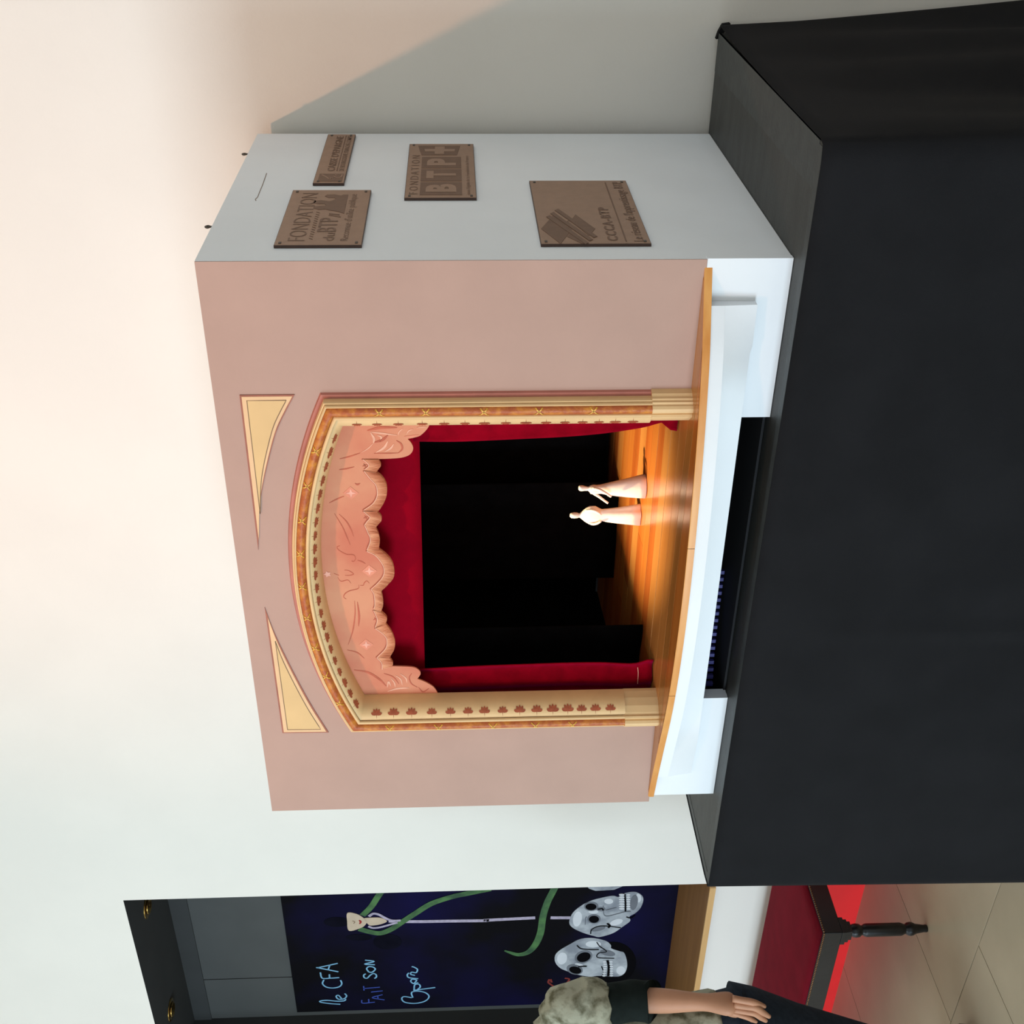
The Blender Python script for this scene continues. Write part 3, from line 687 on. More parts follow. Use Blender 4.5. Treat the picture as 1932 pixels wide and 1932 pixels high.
# engraved plaques on the side
YD, ZD = Vector((0, 1, 0)), Vector((0, 0, 1))
def plaque(y0, y1, z0, z1, label):
    p = box('plaque', X1+0.0002, X1+0.0062, y0, y1, z0, z1, plaqed_m, th, 0.0006)
    p['label'] = label
    box('plate_face', X1+0.0060, X1+0.0066, y0+0.0012, y1-0.0012, z0+0.0012, z1-0.0012, plaque_m, p)
    for yy in (y0+0.013, y1-0.013):
        for zz in (z0+0.011, z1-0.011):
            o = box('screw', X1+0.0066, X1+0.0080, yy-0.0045, yy+0.0045, zz-0.0028, zz+0.0028, steel_m, p, 0.0005)
    XF = X1+0.0067
    W, Hh = y1-y0, z1-z0
    def pt(a, b): return Vector((XF, y0 + a*W, z0 + b*Hh))
    def T(s, a, b, w, h, bold=0.0, **k): text('lettering', s, pt(a, b), YD, ZD, w*W, h*Hh, engr_m, p, bold, 0.0006, **k)
    def S(P, name='emblem', mat=engr_m, d=0.0006): return prism(name, [pt(a, b) + Vector((d-0.0006, 0, 0)) for a, b in P], (0.0006, 0, 0), mat, p)
    return p, pt, T, S
p, pt, T, S = plaque(2.235, 2.580, 1.786, 1.9585, 'brown engraved plate reading Fondation du BTP')
T('FONDATION', 0.07, 0.66, 0.86, 0.20, -0.012); T('du', 0.07, 0.33, 0.13, 0.13, 0.0); T('BTP', 0.22, 0.33, 0.24, 0.22, 0.006)
T("Reconnue d'utilité publique", 0.07, 0.14, 0.84, 0.12, -0.01)
S([(0.54,0.28),(0.58,0.37),(0.60,0.47),(0.62,0.52),(0.61,0.60),(0.64,0.67),(0.67,0.67),(0.68,0.60),(0.69,0.52),(0.72,0.55),(0.72,0.63),(0.75,0.70),(0.78,0.68),(0.79,0.60),(0.77,0.50),(0.79,0.45),(0.82,0.42),(0.84,0.45),(0.84,0.52),(0.87,0.57),(0.90,0.55),(0.905,0.45),(0.88,0.37),(0.90,0.34),(0.90,0.28)])
for i in range(13): S([(0.09+i*0.038,0.575),(0.10+i*0.038,0.575),(0.118+i*0.038,0.62),(0.108+i*0.038,0.62)], 'hatch')
for i in range(2): S([(0.47+i*0.04,0.31+i*0.02),(0.485+i*0.04,0.31+i*0.02),(0.52+i*0.025,0.46),(0.505+i*0.025,0.46)], 'hatch')
p, pt, T, S = plaque(2.628, 3.028, 1.850, 1.920, "narrow brown engraved plate reading Caisse d'Epargne")
T("CAISSE D'EPARGNE", 0.225, 0.40, 0.72, 0.26, 0.012); S([(0.225,0.31),(0.96,0.31),(0.96,0.345),(0.225,0.345)], 'rule'); T('DE BOURGOGNE FRANCHE-COMTE', 0.225, 0.10, 0.73, 0.16, 0.006)
S([(0.03,0.08),(0.17,0.08),(0.17,0.86),(0.03,0.86)])
for P in ([(0.15,0.78),(0.11,0.62),(0.075,0.52)], [(0.07,0.48),(0.10,0.40)], [(0.075,0.40),(0.095,0.48)], [(0.155,0.12),(0.11,0.14),(0.095,0.25),(0.12,0.38)], [(0.14,0.30),(0.15,0.34)]):
    ribbon('emblem_line', [pt(a, b) for a, b in P], 0.003, (1, 0, 0), plaque_m, p, 0.0009, 3)
p, pt, T, S = plaque(2.5235, 2.941, 1.5535, 1.7115, 'brown engraved plate reading Fondation BTP plus with four square tiles')
T('FONDATION', 0.06, 0.82, 0.70, 0.12, -0.008, space=1.5); T("sous l'égide de la Fondation de France", 0.05, 0.07, 0.70, 0.07, -0.004)
for i, ch in enumerate('BTP'):
    a0 = 0.045 + i*0.235
    S([(a0,0.20),(a0+0.215,0.20),(a0+0.215,0.79),(a0,0.79)])
    text('tile_letter', ch, pt(a0+0.045, 0.28), YD, ZD, 0.135*(p.dimensions.y or 0.4175), 0.43*0.158, plaque_m, p, 0.05, 0.0010)
S([(0.765,0.26),(0.955,0.21),(0.955,0.86),(0.765,0.80)])
S([(0.835,0.30),(0.885,0.29),(0.885,0.45),(0.935,0.45),(0.935,0.60),(0.885,0.60),(0.885,0.76),(0.835,0.75),(0.835,0.60),(0.785,0.60),(0.785,0.46),(0.835,0.46)], 'plus_sign', plaque_m, 0.0010)
p, pt, T, S = plaque(2.2365, 2.6445, 1.2105, 1.4315, 'large square brown engraved plate reading CCCA-BTP')
T('CCCA-BTP', 0.04, 0.285, 0.50, 0.10, 0.03, space=1.2); S([(0.03,0.215),(0.96,0.215),(0.96,0.228),(0.03,0.228)], 'rule'); T("Le réseau de l'apprentissage BTP", 0.03, 0.03, 0.94, 0.125, 0.006)
def E4(P, d, mat=engr_m, name='emblem'): prism(name, [PX(740+a/3.864, 230+b/3.864, X1+0.0067) + Vector((d, 0, 0)) for a, b in P], (0.0006, 0, 0), mat, p)
E4([(1085,780),(1172,684),(1310,786),(1228,890)], 0.0); E4([(1300,722),(1336,676),(1480,780),(1436,832)], 0.0)
E4([(1276,838),(1310,800),(1425,880),(1386,890)], 0.0)
for k in range(3):
    a, b = -31*k, 24*k
    E4([(1184+a,646+b),(1210+a,635+b),(1496+a,836+b),(1470+a,846+b)], 0.0004+0.0001*k, engr_m, 'emblem_stripe')
E4([(1182,664),(1196,660),(1285,722),(1272,730)], 0.0007, plaque_m, 'emblem_gap')

# miniature stage lamp hung behind the red teaser
def stage_lamp(loc, target, power, col, size, angle, blend):
    loc = Vector(loc); d = (Vector(target)-loc).normalized()
    b = tube('stage_lamp', [loc - d*0.055, loc - d*0.004], 0.02, bwood_m, th, 12)
    tube('lamp_bracket', [loc - d*0.04, Vector((loc.x, loc.y+0.01, ZT-0.019))], 0.004, bwood_m, b, 6)
    o = spot('stage_lamp_beam', loc, target, power, col, size, angle, blend); return o
stage_lamp((-1.88, 2.33, 1.93), (-1.55, 2.53, 1.13), 72, (1.0, 0.77, 0.42), 0.012, 52, 1.0)
at_base(th, ((X0+X1)/2, (YF+YB)/2, ZP))

# ------------------------------------------------------------------ clay figurines on the stage
def fig_z(y): return rake(y)
fa = thing('clay_figurine', 'small white clay figurine with flared skirt and outstretched thin arm, on the stage', 'figurine')
fy = 2.50; bx = PY(1218, 917, fy).x; zb_ = rake(fy)+0.0005
def fx(x, y): return PY(x, y, fy)
ringsA = []
for x, ya, yb2, dep in [(1218,893,941,0.9),(1205,896.2,940.2,0.9),(1190,900,939.3,0.85),(1165,906,937,0.85),(1145,911,934,0.85),(1135,913.5,932,0.85),(1127,914.5,932.5,0.9),(1121,914,933,0.9),(1116,915,932,0.9),(1113,917,928,0.9),(1111,918,926,0.9),(1105,917,926,1.0),(1099,915.5,926.5,1.1),(1095,915.5,926,1.0),(1093,918,924.5,0.9)]:
    a_, b_ = fx(x, ya), fx(x, yb2); c = (a_+b_)/2; rx = (a_-b_).length/2
    rx *= 0.85; ringsA.append((c.x, fy, c.z, rx, rx*dep))
z0r = ringsA[0][2]; ringsA = [(r[0], r[1], r[2]-z0r+zb_, r[3], r[4]) for r in ringsA]
loft('body', ringsA, clay_m, fa, 24)
def fz(x, y, dy=0.0): q = PY(x, y, fy); return Vector((q.x, fy+dy, q.z - z0r + zb_))
tube('arm', [fz(1119, 917, -0.012), fz(1130, 916, -0.020), fz(1142, 920, -0.026), fz(1152, 926, -0.028)], [0.0045, 0.004, 0.0035, 0.003], clay_m, fa, 8)
tube('arm', [fz(1121, 929, -0.004), fz(1132, 934, -0.010), fz(1140, 938, -0.016), fz(1147, 941.5, -0.020)], [0.004, 0.0034, 0.003, 0.0028], clay_m, fa, 8)
at_base(fa, (ringsA[0][0], fy, zb_))
fb = thing('clay_figurine', 'small white clay figurine with wide caped shoulders and narrow fluted robe, on the stage', 'figurine')
fy = 2.53; zb_ = rake(fy)+0.0005; ringsB = []
for x, ya, yb2, dep in [(1208,950.5,991,0.8),(1190,953.3,989.6,0.8),(1165,957,987.6,0.75),(1145,959,985.5,0.7),(1136,960,983,0.7),(1130,957,986,0.6),(1124,953,990,0.45),(1113,953,990.5,0.45),(1106,957.5,986,0.48),(1100,963,981,0.6),(1097,966,978,0.8),(1094,968.5,976,1.0),(1091,967.5,977,1.1),(1084,967,977.5,1.15),(1079,968,977,1.1),(1076.5,970,975,1.0)]:
    a_, b_ = fx(x, ya), fx(x, yb2); c = (a_+b_)/2; rx = (a_-b_).length/2
    rx *= 0.86 if x > 1137 else 0.88; ringsB.append((c.x, fy, c.z, rx, rx*dep))
z0r = ringsB[0][2]; ringsB = [(r[0], r[1], r[2]-z0r+zb_, r[3], r[4]) for r in ringsB]
def flute(p, a, ri, c):
    if ri < 5:
        k = 1 + 0.10*math.sin(a*5+1.0)*(1-ri/5); return Vector((c.x+(p.x-c.x)*k, c.y+(p.y-c.y)*k, p.z))
    return p
loft('body', ringsB, clay_m, fb, 40, wob=flute)
tube('arm', [fz(1106, 962, -0.004), fz(1117, 959, -0.010), fz(1126, 960, -0.014), fz(1134, 965, -0.016)], [0.003, 0.004, 0.0036, 0.0025], clay_m, fb, 8)
tube('arm', [fz(1106, 981, -0.004), fz(1117, 984, -0.010), fz(1126, 982, -0.014), fz(1134, 977, -0.016)], [0.003, 0.004, 0.0036, 0.0025], clay_m, fb, 8)
at_base(fb, (ringsB[0][0], fy, zb_))

# ------------------------------------------------------------------ painted canvas in the niche
YC = 3.545
cv = thing('painted_canvas', 'dark navy canvas painted with skulls and a green snake, standing in the niche', 'painting')
cb = box('canvas_board', -5.24, -3.90, YC, YC+0.014, 0.6172, 2.437, canvas_m, cv)
YP = YC - 0.0004
def K3(*p): return [PY(520+a/4.83, 1640+b/4.83, YP) for a, b in p]
def K4(*p): return [PY(900+a/4.83, 1640+b/4.83, YP) for a, b in p]
def paint(name, pts, mat, lay=1, smooth=True):
    P = cat(pts, 5, True) if smooth else pts
    P = [q + Vector((0, -0.0006*lay, 0)) for q in P]
    return prism(name, P, (0, 0.0006*lay, 0), mat, cv)
def stroke(name, pts, w, mat, lay=1, taper=False): return ribbon(name, [q + Vector((0, -0.0006*lay, 0)) for q in pts], w, (0, -1, 0), mat, cv, 0.0004, 5, taper)
for c, a_, b_ in (((560,480),120,45), ((1020,660),130,70), ((760,620),120,30)):
    paint('blue_smudge', K3(*[(c[0]+a_*math.cos(t), c[1]+b_*math.sin(t)) for t in [i*math.pi/6 for i in range(12)]]), haze_m, 1)
stroke('stem', K3((1030,470),(1260,475),(1600,470),(1932,466)) + K4((60,464),(330,450),(530,440)), 0.020, stem_m, 2)
stroke('stem', K4((670,440),(760,440),(850,440)), 0.020, stem_m, 2)
stroke('snake', K3((980,180),(930,250),(870,340),(790,420)), 0.030, green_m, 3)
stroke('snake', K3((760,540),(850,565),(950,580),(1050,545),(1150,480),(1280,395),(1420,310),(1600,250),(1760,215),(1960,175)), 0.031, green_m, 3)
stroke('snake', K4((730,120),(690,200),(640,300),(600,420),(582,560),(540,670),(470,750),(380,775),(300,755),(250,738)), 0.034, green_m, 3, True)
stroke('snake', K4((735,110),(690,200),(640,300),(602,420),(585,540)), 0.033, green_m, 4)
paint('face', K3((655,395),(740,405),(800,440),(832,468),(820,500),(780,530),(670,557),(652,470)), face_m, 4)
paint('neck', K3((800,448),(870,438),(960,440),(1015,470),(960,497),(870,510),(835,490)), face_m, 4)
paint('lips', K3((757,462),(770,458),(785,472),(778,490),(760,494),(766,477)), lip_m, 5)
stroke('nose', K3((700,465),(722,475),(712,490)), 0.003, line_m, 5)
stroke('sleeve', K3((850,425),(890,400),(940,408),(1000,440),(1060,462),(1140,462)), 0.014, stem_m, 5)
stroke('sleeve', K3((845,515),(890,530),(960,522),(1040,500),(1110,480)), 0.012, stem_m, 5)
sk1 = [(710,790),(750,740),(850,680),(940,635),(1050,625),(1170,650),(1220,690),(1225,720),(1300,745),(1340,760),(1365,830),(1365,900),(1340,950),(1290,975),(1200,975),(1100,970),(1030,978),(920,960),(830,930),(760,900),(715,850)]
sk2 = [(840,480),(870,400),(950,330),(1040,285),(1150,255),(1240,240),(1290,250),(1350,215),(1440,205),(1500,235),(1515,280),(1490,350),(1440,400),(1390,430),(1395,470),(1330,520),(1240,580),(1120,615),(1060,605),(960,575),(870,530)]
def ell(cx_, cy_, a_, b_, n=12, rot=0.0): return [(cx_ + a_*math.cos(t)*math.cos(rot) - b_*math.sin(t)*math.sin(rot), cy_ + a_*math.cos(t)*math.sin(rot) + b_*math.sin(t)*math.cos(rot)) for t in [2*math.pi*i/n for i in range(n)]]
paint('skull_shadow', K4(*ell(1240, 850, 210, 190)), ink_m, 1); 
paint('skull', K4(*sk1), bone_m, 2); paint('skull', K4(*sk2), bone_m, 2)
paint('skull', K4((990,140),(1020,175),(1080,195),(1150,192),(1250,185),(1330,152),(1340,130)), bone_m, 2, False)
for P in (ell(775,810,45,55,10,0.3), ell(1310,920,40,40), ell(1060,680,70,30), ell(930,870,40,14,10,0.2)): paint('skull_light', K4(*P), bonel_m, 3)
for P in (ell(915,450,40,70,10,0.2), ell(1060,385,45,16), ell(1200,290,40,24), ell(1470,260,26,40), ell(1270,480,60,26,10,-0.3)): paint('skull_light', K4(*P), bonel_m, 3)
for P in (ell(970,795,82,56,12,-0.3), ell(890,910,75,45,12,0.2), ell(1190,760,70,26,10,0.2), ell(1040,335,66,42), ell(1065,450,60,42), ell(1130,360,40,20), ell(1100,540,70,20,10,-0.2), ell(1430,300,34,70,10,0.2)): paint('skull_shade', K4(*P), boned_m, 4)
for P in (ell(972,797,64,42,12,-0.3), ell(895,915,56,32,12,0.2), ell(1038,338,50,30), ell(1065,452,46,32)): paint('eye_socket', K4(*P), ink_m, 5)
for P, w in (([(910,690),(950,720),(1040,728),(1110,728)],0.006), ([(1090,660),(1120,700),(1180,745),(1110,760),(1100,800),(1250,808)],0.005), ([(920,885),(960,880),(1000,880)],0.008), ([(1100,360),(1140,355),(1150,370)],0.008), ([(985,500),(990,440),(1000,430)],0.004), ([(1035,585),(1045,545),(1110,515),(1200,515),(1310,530)],0.005), ([(1185,490),(1210,510),(1195,530)],0.010), ([(1150,330),(1165,420),(1270,405),(1340,385),(1400,380)],0.004), ([(1360,430),(1400,440),(1440,415)],0.006), ([(1170,370),(1270,345)],0.003)):
    stroke('skull_crack', K4(*P), w, boned_m if w < 0.005 else ink_m, 5)
stroke('mouth', K4((1188,825),(1200,880),(1195,970)), 0.012, ink_m, 5); stroke('mouth', K4((1345,222),(1352,300),(1352,378)), 0.008, ink_m, 5)
stroke('mouth', K4((1135,880),(1150,930),(1140,972)), 0.005, ink_m, 5)
for i in range(7):
    y = 838 + i*21; paint('tooth', K4(*ell(1168-abs(i-2)*3, y, 17, 9, 8)), bonel_m, 6); paint('tooth', K4(*ell(1224+(i<2)*-4, y, 16, 9, 8)), bonel_m, 6)
for i in range(7):
    y = 228 + i*21; paint('tooth', K4(*ell(1318, y, 26, 9, 8)), bonel_m, 6); paint('tooth', K4(*ell(1378, y, 18, 9, 8)), bonel_m, 6)
L1 = [[(590,1228),(500,1222),(415,1210),(408,1198),(470,1192),(560,1200),(625,1196),(640,1180)], [(605,1180),(572,1146),(552,1158),(575,1182),(625,1177),(647,1152),(630,1130)], [(440,1005),(428,1040),(460,1070),(520,1080),(580,1068),(603,1040),(592,1008)], [(408,938),(425,990),(500,990),(580,985)], [(492,988),(490,955)], [(572,932),(390,896),(395,893),(566,855)], [(480,912),(495,868)]]
L2 = [[(905,1208),(795,1218),(785,1190)], [(850,1212),(848,1180)], [(992,1188),(880,1168),(975,1140)], [(935,1180),(930,1152)], [(870,1117),(976,1105)], [(800,1085),(950,1072)], [(802,1062),(806,1102)]]
L3 = [[(822,950),(804,962),(808,985),(835,990),(860,965),(890,948),(915,958),(918,980),(900,993)], [(850,935),(830,905),(850,885),(890,890),(908,910),(880,935),(850,935)], [(905,868),(812,862),(898,838),(815,826)]]
L4 = [[(1250,1168),(1240,1120),(1300,1108),(1370,1125),(1398,1160),(1360,1200),(1270,1220),(1180,1210),(1150,1180),(1170,1158),(1240,1168)], [(1255,1102),(1340,1090),(1455,1075)], [(1262,1098),(1268,1052),(1305,1045),(1318,1070),(1295,1092)], [(1265,1035),(1285,1008),(1245,1000),(1232,1020),(1260,1040),(1300,1030)], [(1300,995),(1215,985),(1200,960),(1215,942)], [(1270,965),(1232,955),(1240,935),(1280,940),(1292,910),(1262,890),(1240,885)]]
for Ls, m in ((L1, chalkb_m), (L2, chalkd_m), (L3, chalkb_m), (L4, chalkb_m)):
    for P in Ls: stroke('lettering', K3(*P), 0.0075 if m is chalkb_m else 0.006, m, 2)
for P in [(660,1000),(650,1030),(690,1060),(720,1090),(760,1110)], [(700,1140),(750,1120),(780,1145)], [(800,990),(840,1000),(820,1040),(860,1070),(800,1085)], [(670,1000),(680,1030)], [(920,1020),(960,1040)]:
    stroke('lettering', K4(*P), 0.010, redtx_m, 2)
at_base(cv, (-4.57, YC+0.014, 0.617))

# ------------------------------------------------------------------ red velvet bench
bn = thing('bench', 'low black bench with a red velvet seat, nail trim and turned legs under the niche', 'bench')
BX0, BX1, BY0, BY1 = -5.15, -3.385, 2.525, 3.035
box('apron', BX0, BX1, BY0, BY1, 0.308, 0.376, bwood_m, bn, 0.003)
rows = []
for k in range(13):
    t = k/12
    if t <= 0.25: h, ins = 0.372 + 0.022*math.sin(t/0.25*math.pi/2), 0.006 + 0.020*(1-math.cos(t/0.25*math.pi/2))
    else: h, ins = 0.394 + 0.012*math.sin((t-0.25)/0.75*math.pi/2), 0.026 + 0.225*(t-0.25)/0.75
    rows.append([Vector((x, y, h)) for x, y in ((BX0+ins, BY0+ins), (BX1-ins, BY0+ins), (BX1-ins, BY1-ins), (BX0+ins, BY1-ins))])
o = grid('seat', rows, bvelv_m, bn, True, True)
bm = bmesh.new(); bm.from_mesh(o.data); bmesh.ops.holes_fill(bm, edges=bm.edges[:]); bmesh.ops.recalc_face_normals(bm, faces=bm.faces); bm.to_mesh(o.data); bm.free()
bm = bmesh.new()
def nailrow(a, b, n):
    for i in range(n):
        p = Vector(a).lerp(Vector(b), i/(n-1)); bmesh.ops.create_icosphere(bm, subdivisions=1, radius=0.0034, matrix=Matrix.Translation(p))
nailrow((BX0+0.01, BY0-0.001, 0.373), (BX1-0.004, BY0-0.001, 0.373), 190); nailrow((BX1+0.001, BY0+0.006, 0.373), (BX1+0.001, BY1-0.01, 0.373), 56)
me = bpy.data.meshes.new('nail_trim'); bm.to_mesh(me); bm.free(); o = link('nail_trim', me, nail_m, bn, True); o['kind'] = 'stuff'
lprof = [(0.012, 0.0), (0.0135, 0.004), (0.0125, 0.012), (0.0165, 0.038), (0.0175, 0.042), (0.0225, 0.052), (0.0235, 0.060), (0.0215, 0.070), (0.0165, 0.076), (0.0165, 0.080), (0.0205, 0.088), (0.0225, 0.094), (0.0225, 0.214), (0.0205, 0.222), (0.0165, 0.228), (0.0165, 0.232), (0.022, 0.239), (0.0235, 0.250), (0.022, 0.262), (0.0165, 0.269), (0.0165, 0.272)]
for x in (BX0+0.045, BX1-0.030):
    for y in (BY0+0.030, BY1-0.045):
        lg = lathe('leg', lprof, (x, y, 0), bwood_m, bn, 20)
        for hw, za, zb2 in ((0.022, 0.270, 0.283), (0.027, 0.282, 0.296), (0.032, 0.295, 0.31)): box('leg_block', x-hw, x+hw, y-hw, y+hw, za, zb2, bwood_m, lg, 0.001)
at_base(bn, ((BX0+BX1)/2, (BY0+BY1)/2, 0))

# ------------------------------------------------------------------ the visitor at the edge of the picture
pe = thing('person', 'person in mottled sage top with black elbow sleeves and dark jeans, standing by the bench', 'person')
PYY = 2.0
cxp, cyp = -3.16, 2.0       # body centre
def pp(x, y, dy=0.0): q = PY(x, y, PYY); return Vector((q.x, PYY+dy, q.z))
# body: one skinned skeleton (head, neck, arms, hands, legs)
sh = pp(1068, 1900); el = pp(1215, 1893, 0.01); wr = pp(1330, 1873, -0.03); kn = pp(1385, 1868, -0.045)
V = []; E = []; Rd = []
def sv(p, r, par=None):
    V.append(Vector(p)); Rd.append(r); i = len(V)-1
    if par is not None: E.append((par, i))
    return i
pel = sv((cxp, cyp, 0.90), (0.14, 0.10)); bel = sv((cxp, cyp, 1.05), (0.13, 0.09), pel); che = sv((cxp, cyp, 1.24), (0.15, 0.10), bel)
nk0 = sv((cxp-0.04, cyp, 1.38), (0.06, 0.055), che); nk1 = sv((cxp-0.08, cyp, 1.44), (0.05, 0.05), nk0); hd0 = sv((cxp-0.10, cyp+0.01, 1.50), (0.068, 0.075), nk1); hd1 = sv((cxp-0.10, cyp+0.01, 1.57), (0.078, 0.09), hd0); hd2 = sv((cxp-0.10, cyp, 1.64), (0.06, 0.07), hd1)
def arm(S_, E_, W_, K_, side):
    a0 = sv((S_.x - side*0.03, S_.y, S_.z+0.0), (0.05, 0.05), che); a1 = sv(S_.lerp(E_, 0.25), (0.046, 0.046), a0); a2 = sv(S_.lerp(E_, 0.7), (0.040, 0.040), a1)
    a3 = sv(E_, (0.036, 0.036), a2); a4 = sv(E_.lerp(W_, 0.3), (0.037, 0.037), a3); a5 = sv(E_.lerp(W_, 0.75), (0.028, 0.028), a4); a6 = sv(W_, (0.024, 0.022), a5)
    a7 = sv(W_.lerp(K_, 0.5), (0.038, 0.026), a6); a8 = sv(K_, (0.042, 0.024), a7)
    return a6, a7, a8
a6, a7, a8 = arm(sh, el, wr, kn, 1)
shl = Vector((2*cxp - sh.x, sh.y, sh.z)); ell_ = Vector((2*cxp - el.x - 0.03, el.y+0.02, el.z)); wrl = Vector((2*cxp - el.x - 0.03, el.y+0.10, 0.88)); knl = wrl + Vector((0, 0.02, -0.085))
arm(shl, ell_, wrl, knl, -1)
for s in (-1, 1):
    lx = lambda z: cxp + s*0.095 - max(0, 0.84-z)*0.42
    h0 = sv((lx(0.84), cyp, 0.84), (0.09, 0.09), pel); h1 = sv((lx(0.66), cyp+0.01, 0.66), (0.075, 0.075), h0); h2 = sv((lx(0.47), cyp+0.02, 0.47), (0.055, 0.055), h1); h3 = sv((lx(0.30), cyp, 0.30), (0.055, 0.055), h2); h4 = sv((lx(0.09), cyp-0.01, 0.09), (0.036, 0.036), h3); h5 = sv((lx(0.04), cyp+0.09, 0.04), (0.034, 0.028), h4)
def skinned(name, V, E, Rd, root, mat, parent, sub=2):
    me = bpy.data.meshes.new(name); me.from_pydata([tuple(p) for p in V], E, []); me.update()
    o = bpy.data.objects.new(name, me); COL.objects.link(o)
    md = o.modifiers.new('skin', 'SKIN'); md.use_smooth_shade = True
    for i, r in enumerate(Rd): me.skin_vertices[0].data[i].radius = r; me.skin_vertices[0].data[i].use_root = (i == root)
    ss = o.modifiers.new('sub', 'SUBSURF'); ss.levels = sub; ss.render_levels = sub
    dg = bpy.context.evaluated_depsgraph_get(); dg.update()
    m2 = bpy.data.meshes.new_from_object(o.evaluated_get(dg)); bpy.data.objects.remove(o)
    m2.materials.clear(); return link(name, m2, mat, parent, True)
body = skinned('body', V, E, Rd, 0, skin_m, pe)
# fingers: chains rooted in the palm of the near hand, merged into the same mesh
def fingers(K_, wr_, specs):
    out = []
    for base, mid, tip, r in specs:
        out.append(tube('finger', [base, base.lerp(mid, 0.5), mid, mid.lerp(tip, 0.55), tip], [r*1.05, r, r*1.02, r*0.9, r*0.6], skin_m, None, 12, 4))
    return out
nf = fingers(kn, wr, [
    (pp(1376, 1857, -0.045), pp(1412, 1858, -0.055), pp(1436, 1872, -0.045), 0.0095),
    (pp(1378, 1865, -0.050), pp(1416, 1864, -0.062), pp(1443, 1885, -0.055), 0.0100),
    (pp(1378, 1874, -0.050), pp(1414, 1874, -0.062), pp(1437, 1893, -0.055), 0.0095),
    (pp(1374, 1883, -0.045), pp(1402, 1886, -0.055), pp(1420, 1899, -0.048), 0.0080),
    (pp(1348, 1884, -0.030), pp(1378, 1894, -0.030), pp(1398, 1901, -0.025), 0.0105)])
nf += fingers(knl, wrl, [(knl + Vector((dx, 0, 0.01)), knl + Vector((dx*1.1, 0.01, -0.035)), knl + Vector((dx*1.1, 0.03, -0.07 + abs(dx)*0.4)), 0.009) for dx in (-0.026, -0.009, 0.009, 0.026)] + [(wrl.lerp(knl, 0.3) + Vector((0.02, 0.02, 0)), knl + Vector((0.03, 0.05, 0.0)), knl + Vector((0.025, 0.06, -0.03)), 0.010)])
# facial features on the far side of the head
hc = Vector((cxp-0.10, cyp+0.01, 1.56))
nose = tube('nose', [hc + Vector((0, 0.085, 0.03)), hc + Vector((0, 0.105, 0.0)), hc + Vector((0, 0.095, -0.015))], [0.008, 0.013, 0.010], skin_m, None, 8)
ears = [tube('ear', [hc + Vector((s*0.078, -0.005, 0.03)), hc + Vector((s*0.088, -0.012, 0.0)), hc + Vector((s*0.078, 0.0, -0.03))], [0.010, 0.014, 0.008], skin_m, None, 8) for s in (-1, 1)]
bm = bmesh.new(); bm.from_mesh(body.data)
for o in nf + [nose] + ears:
    bm.from_mesh(o.data); bpy.data.objects.remove(o)
bm.to_mesh(body.data); bm.free()
for p_ in body.data.polygons: p_.use_smooth = True
for s in (-1, 1): lathe('eye', [(0.001, -0.010), (0.008, -0.005), (0.010, 0), (0.008, 0.005), (0.001, 0.010)], hc + Vector((s*0.032, 0.082, 0.022)), bonel_m, pe, 10)
tube('mouth', [hc + Vector((-0.024, 0.080, -0.042)), hc + Vector((0, 0.090, -0.040)), hc + Vector((0.024, 0.080, -0.042))], [0.003, 0.006, 0.003], lip_m, pe, 8)
loft('hair', [(hc.x, hc.y-0.045, 1.47, 0.060, 0.035), (hc.x, hc.y-0.03, 1.53, 0.086, 0.065), (hc.x, hc.y-0.022, 1.60, 0.090, 0.085), (hc.x, hc.y-0.012, 1.66, 0.080, 0.086), (hc.x, hc.y-0.008, 1.70, 0.05, 0.055), (hc.x, hc.y-0.008, 1.712, 0.01, 0.01)], hair_m, pe)
# clothes
def crumple(am, fr, ph=0):
    def w(p, a, ri, c):
        k = 1 + am*math.sin(a*3+ri*fr+ph) + am*0.6*math.sin(a*7-ri*1.7+ph)
        return Vector((c.x + (p.x-c.x)*k, c.y + (p.y-c.y)*k, p.z + am*0.05*math.sin(a*5+ri)))
    return w
tw = pp(1345, 1893).x - cxp
loft('top', [(cxp, cyp, 0.878, tw*0.93, 0.120), (cxp, cyp, 0.90, tw*0.98, 0.125), (cxp, cyp, 0.95, tw*0.90, 0.122), (cxp, cyp, 1.02, tw*0.80, 0.118), (cxp, cyp, 1.10, tw*0.80, 0.118), (cxp, cyp, 1.20, tw*0.84, 0.124), (cxp, cyp, 1.29, tw*0.86, 0.120), (cxp, cyp, 1.345, tw*0.72, 0.098), (cxp, cyp, 1.385, tw*0.48, 0.080), (cxp, cyp, 1.405, tw*0.36, 0.068)], shirt_m, pe, 40, wob=crumple(0.03, 1.3))
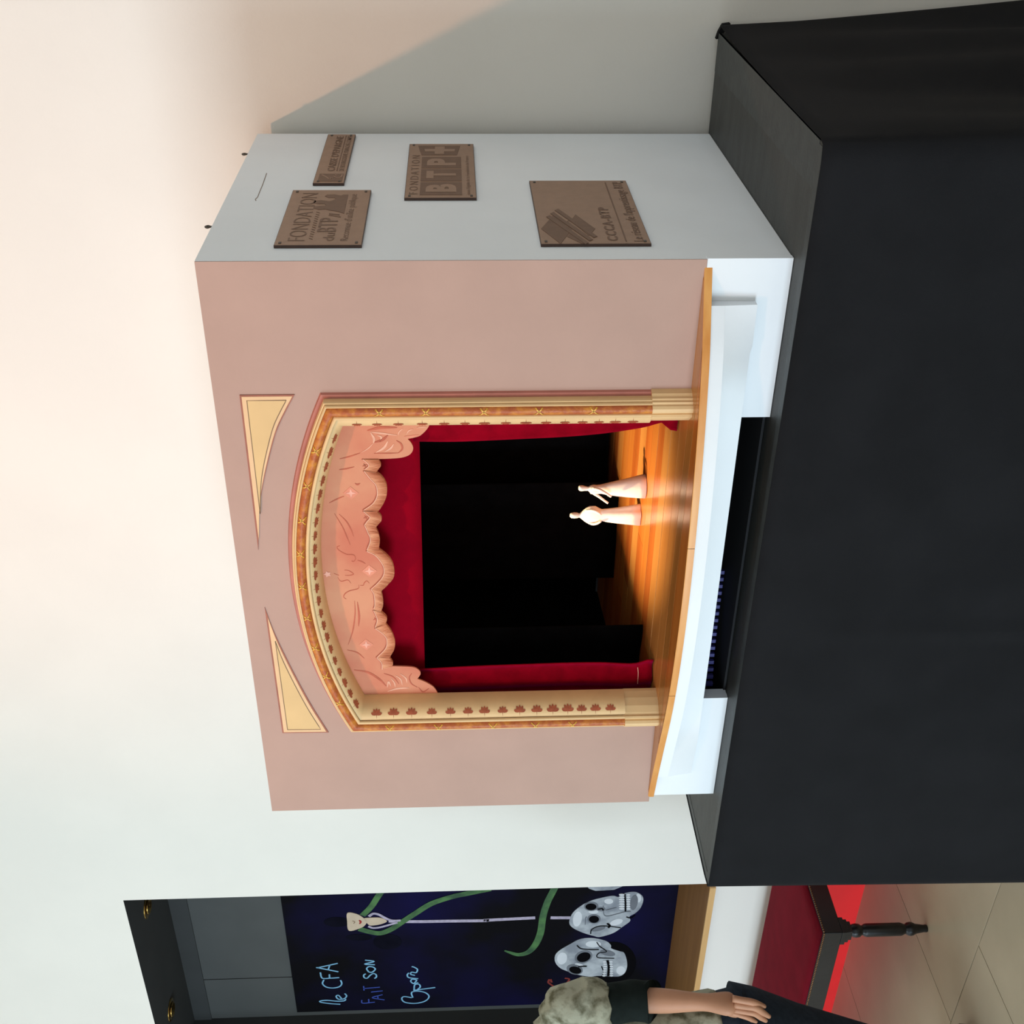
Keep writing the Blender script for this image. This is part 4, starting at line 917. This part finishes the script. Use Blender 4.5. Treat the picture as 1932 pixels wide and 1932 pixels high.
for s in (1, -1):
    S_, E_, W_ = (sh, el, wr) if s == 1 else (shl, ell_, wrl)
    ax = (E_-S_).normalized()
    # puffed shoulder piece
    pts = [S_ - Vector((s*0.09, 0, -0.040)), S_ - Vector((s*0.045, 0, -0.030)), S_ + Vector((s*0.004, 0, 0.0)), S_ + ax*0.05, S_ + ax*0.095, S_ + ax*0.118]
    o = tube('shoulder', pts, [0.030, 0.050, 0.062, 0.074, 0.072, 0.060], shirt_m, pe, 26, 5)
    for vtx in o.data.vertices:
        q = vtx.co; vtx.co = q + Vector((0.006*math.sin(q.z*90+q.y*60), 0.006*math.sin(q.z*70+1), 0.004*math.sin(q.x*110+q.y*80)))
    o = tube('sleeve', [S_ + ax*0.06, S_ + ax*0.14, S_.lerp(E_, 0.75), E_.lerp(W_, 0.04), E_.lerp(W_, 0.10)], [0.050, 0.056, 0.056, 0.056, 0.058], sleeve_m, pe, 22, 5)
    for vtx in o.data.vertices:
        q = vtx.co; vtx.co = q + Vector((0.003*math.sin(q.z*80), 0.003*math.sin(q.z*60+2), 0))
jn = loft('jeans', [(cxp, cyp, 0.80, tw*0.99, 0.128), (cxp, cyp, 0.84, tw*0.97, 0.126), (cxp, cyp, 0.885, tw*0.90, 0.118), (cxp, cyp, 0.93, tw*0.86, 0.112)], jean_m, pe, 40, wob=crumple(0.008, 0.8))
for s in (-1, 1):
    lx = lambda z: cxp + s*0.095 - max(0, 0.84-z)*0.42
    loft('trouser_leg', [(lx(z), cyp+dy, z, a_, b_) for z, dy, a_, b_ in ((0.04, 0, 0.070, 0.075), (0.20, 0, 0.068, 0.076), (0.45, 0.01, 0.072, 0.082), (0.62, 0, 0.084, 0.098), (0.76, 0, 0.096, 0.116), (0.83, 0, 0.094, 0.118))], jean_m, jn, 28, wob=crumple(0.015, 1.1, s))
    fx0 = lx(0.03)
    loft('shoe', [(fx0, cyp+0.055, 0.001, 0.045, 0.125), (fx0, cyp+0.055, 0.03, 0.048, 0.128), (fx0, cyp+0.045, 0.06, 0.042, 0.110), (fx0, cyp+0.01, 0.09, 0.038, 0.060)], shoe_m, pe)
lp = pp(1378, 1906, -0.075)
box('belt_loop', cxp+0.085, cxp+0.095, cyp-0.118, cyp-0.104, 0.80, 0.865, shirt_m, jn)
at_base(pe, (cxp, cyp, 0))
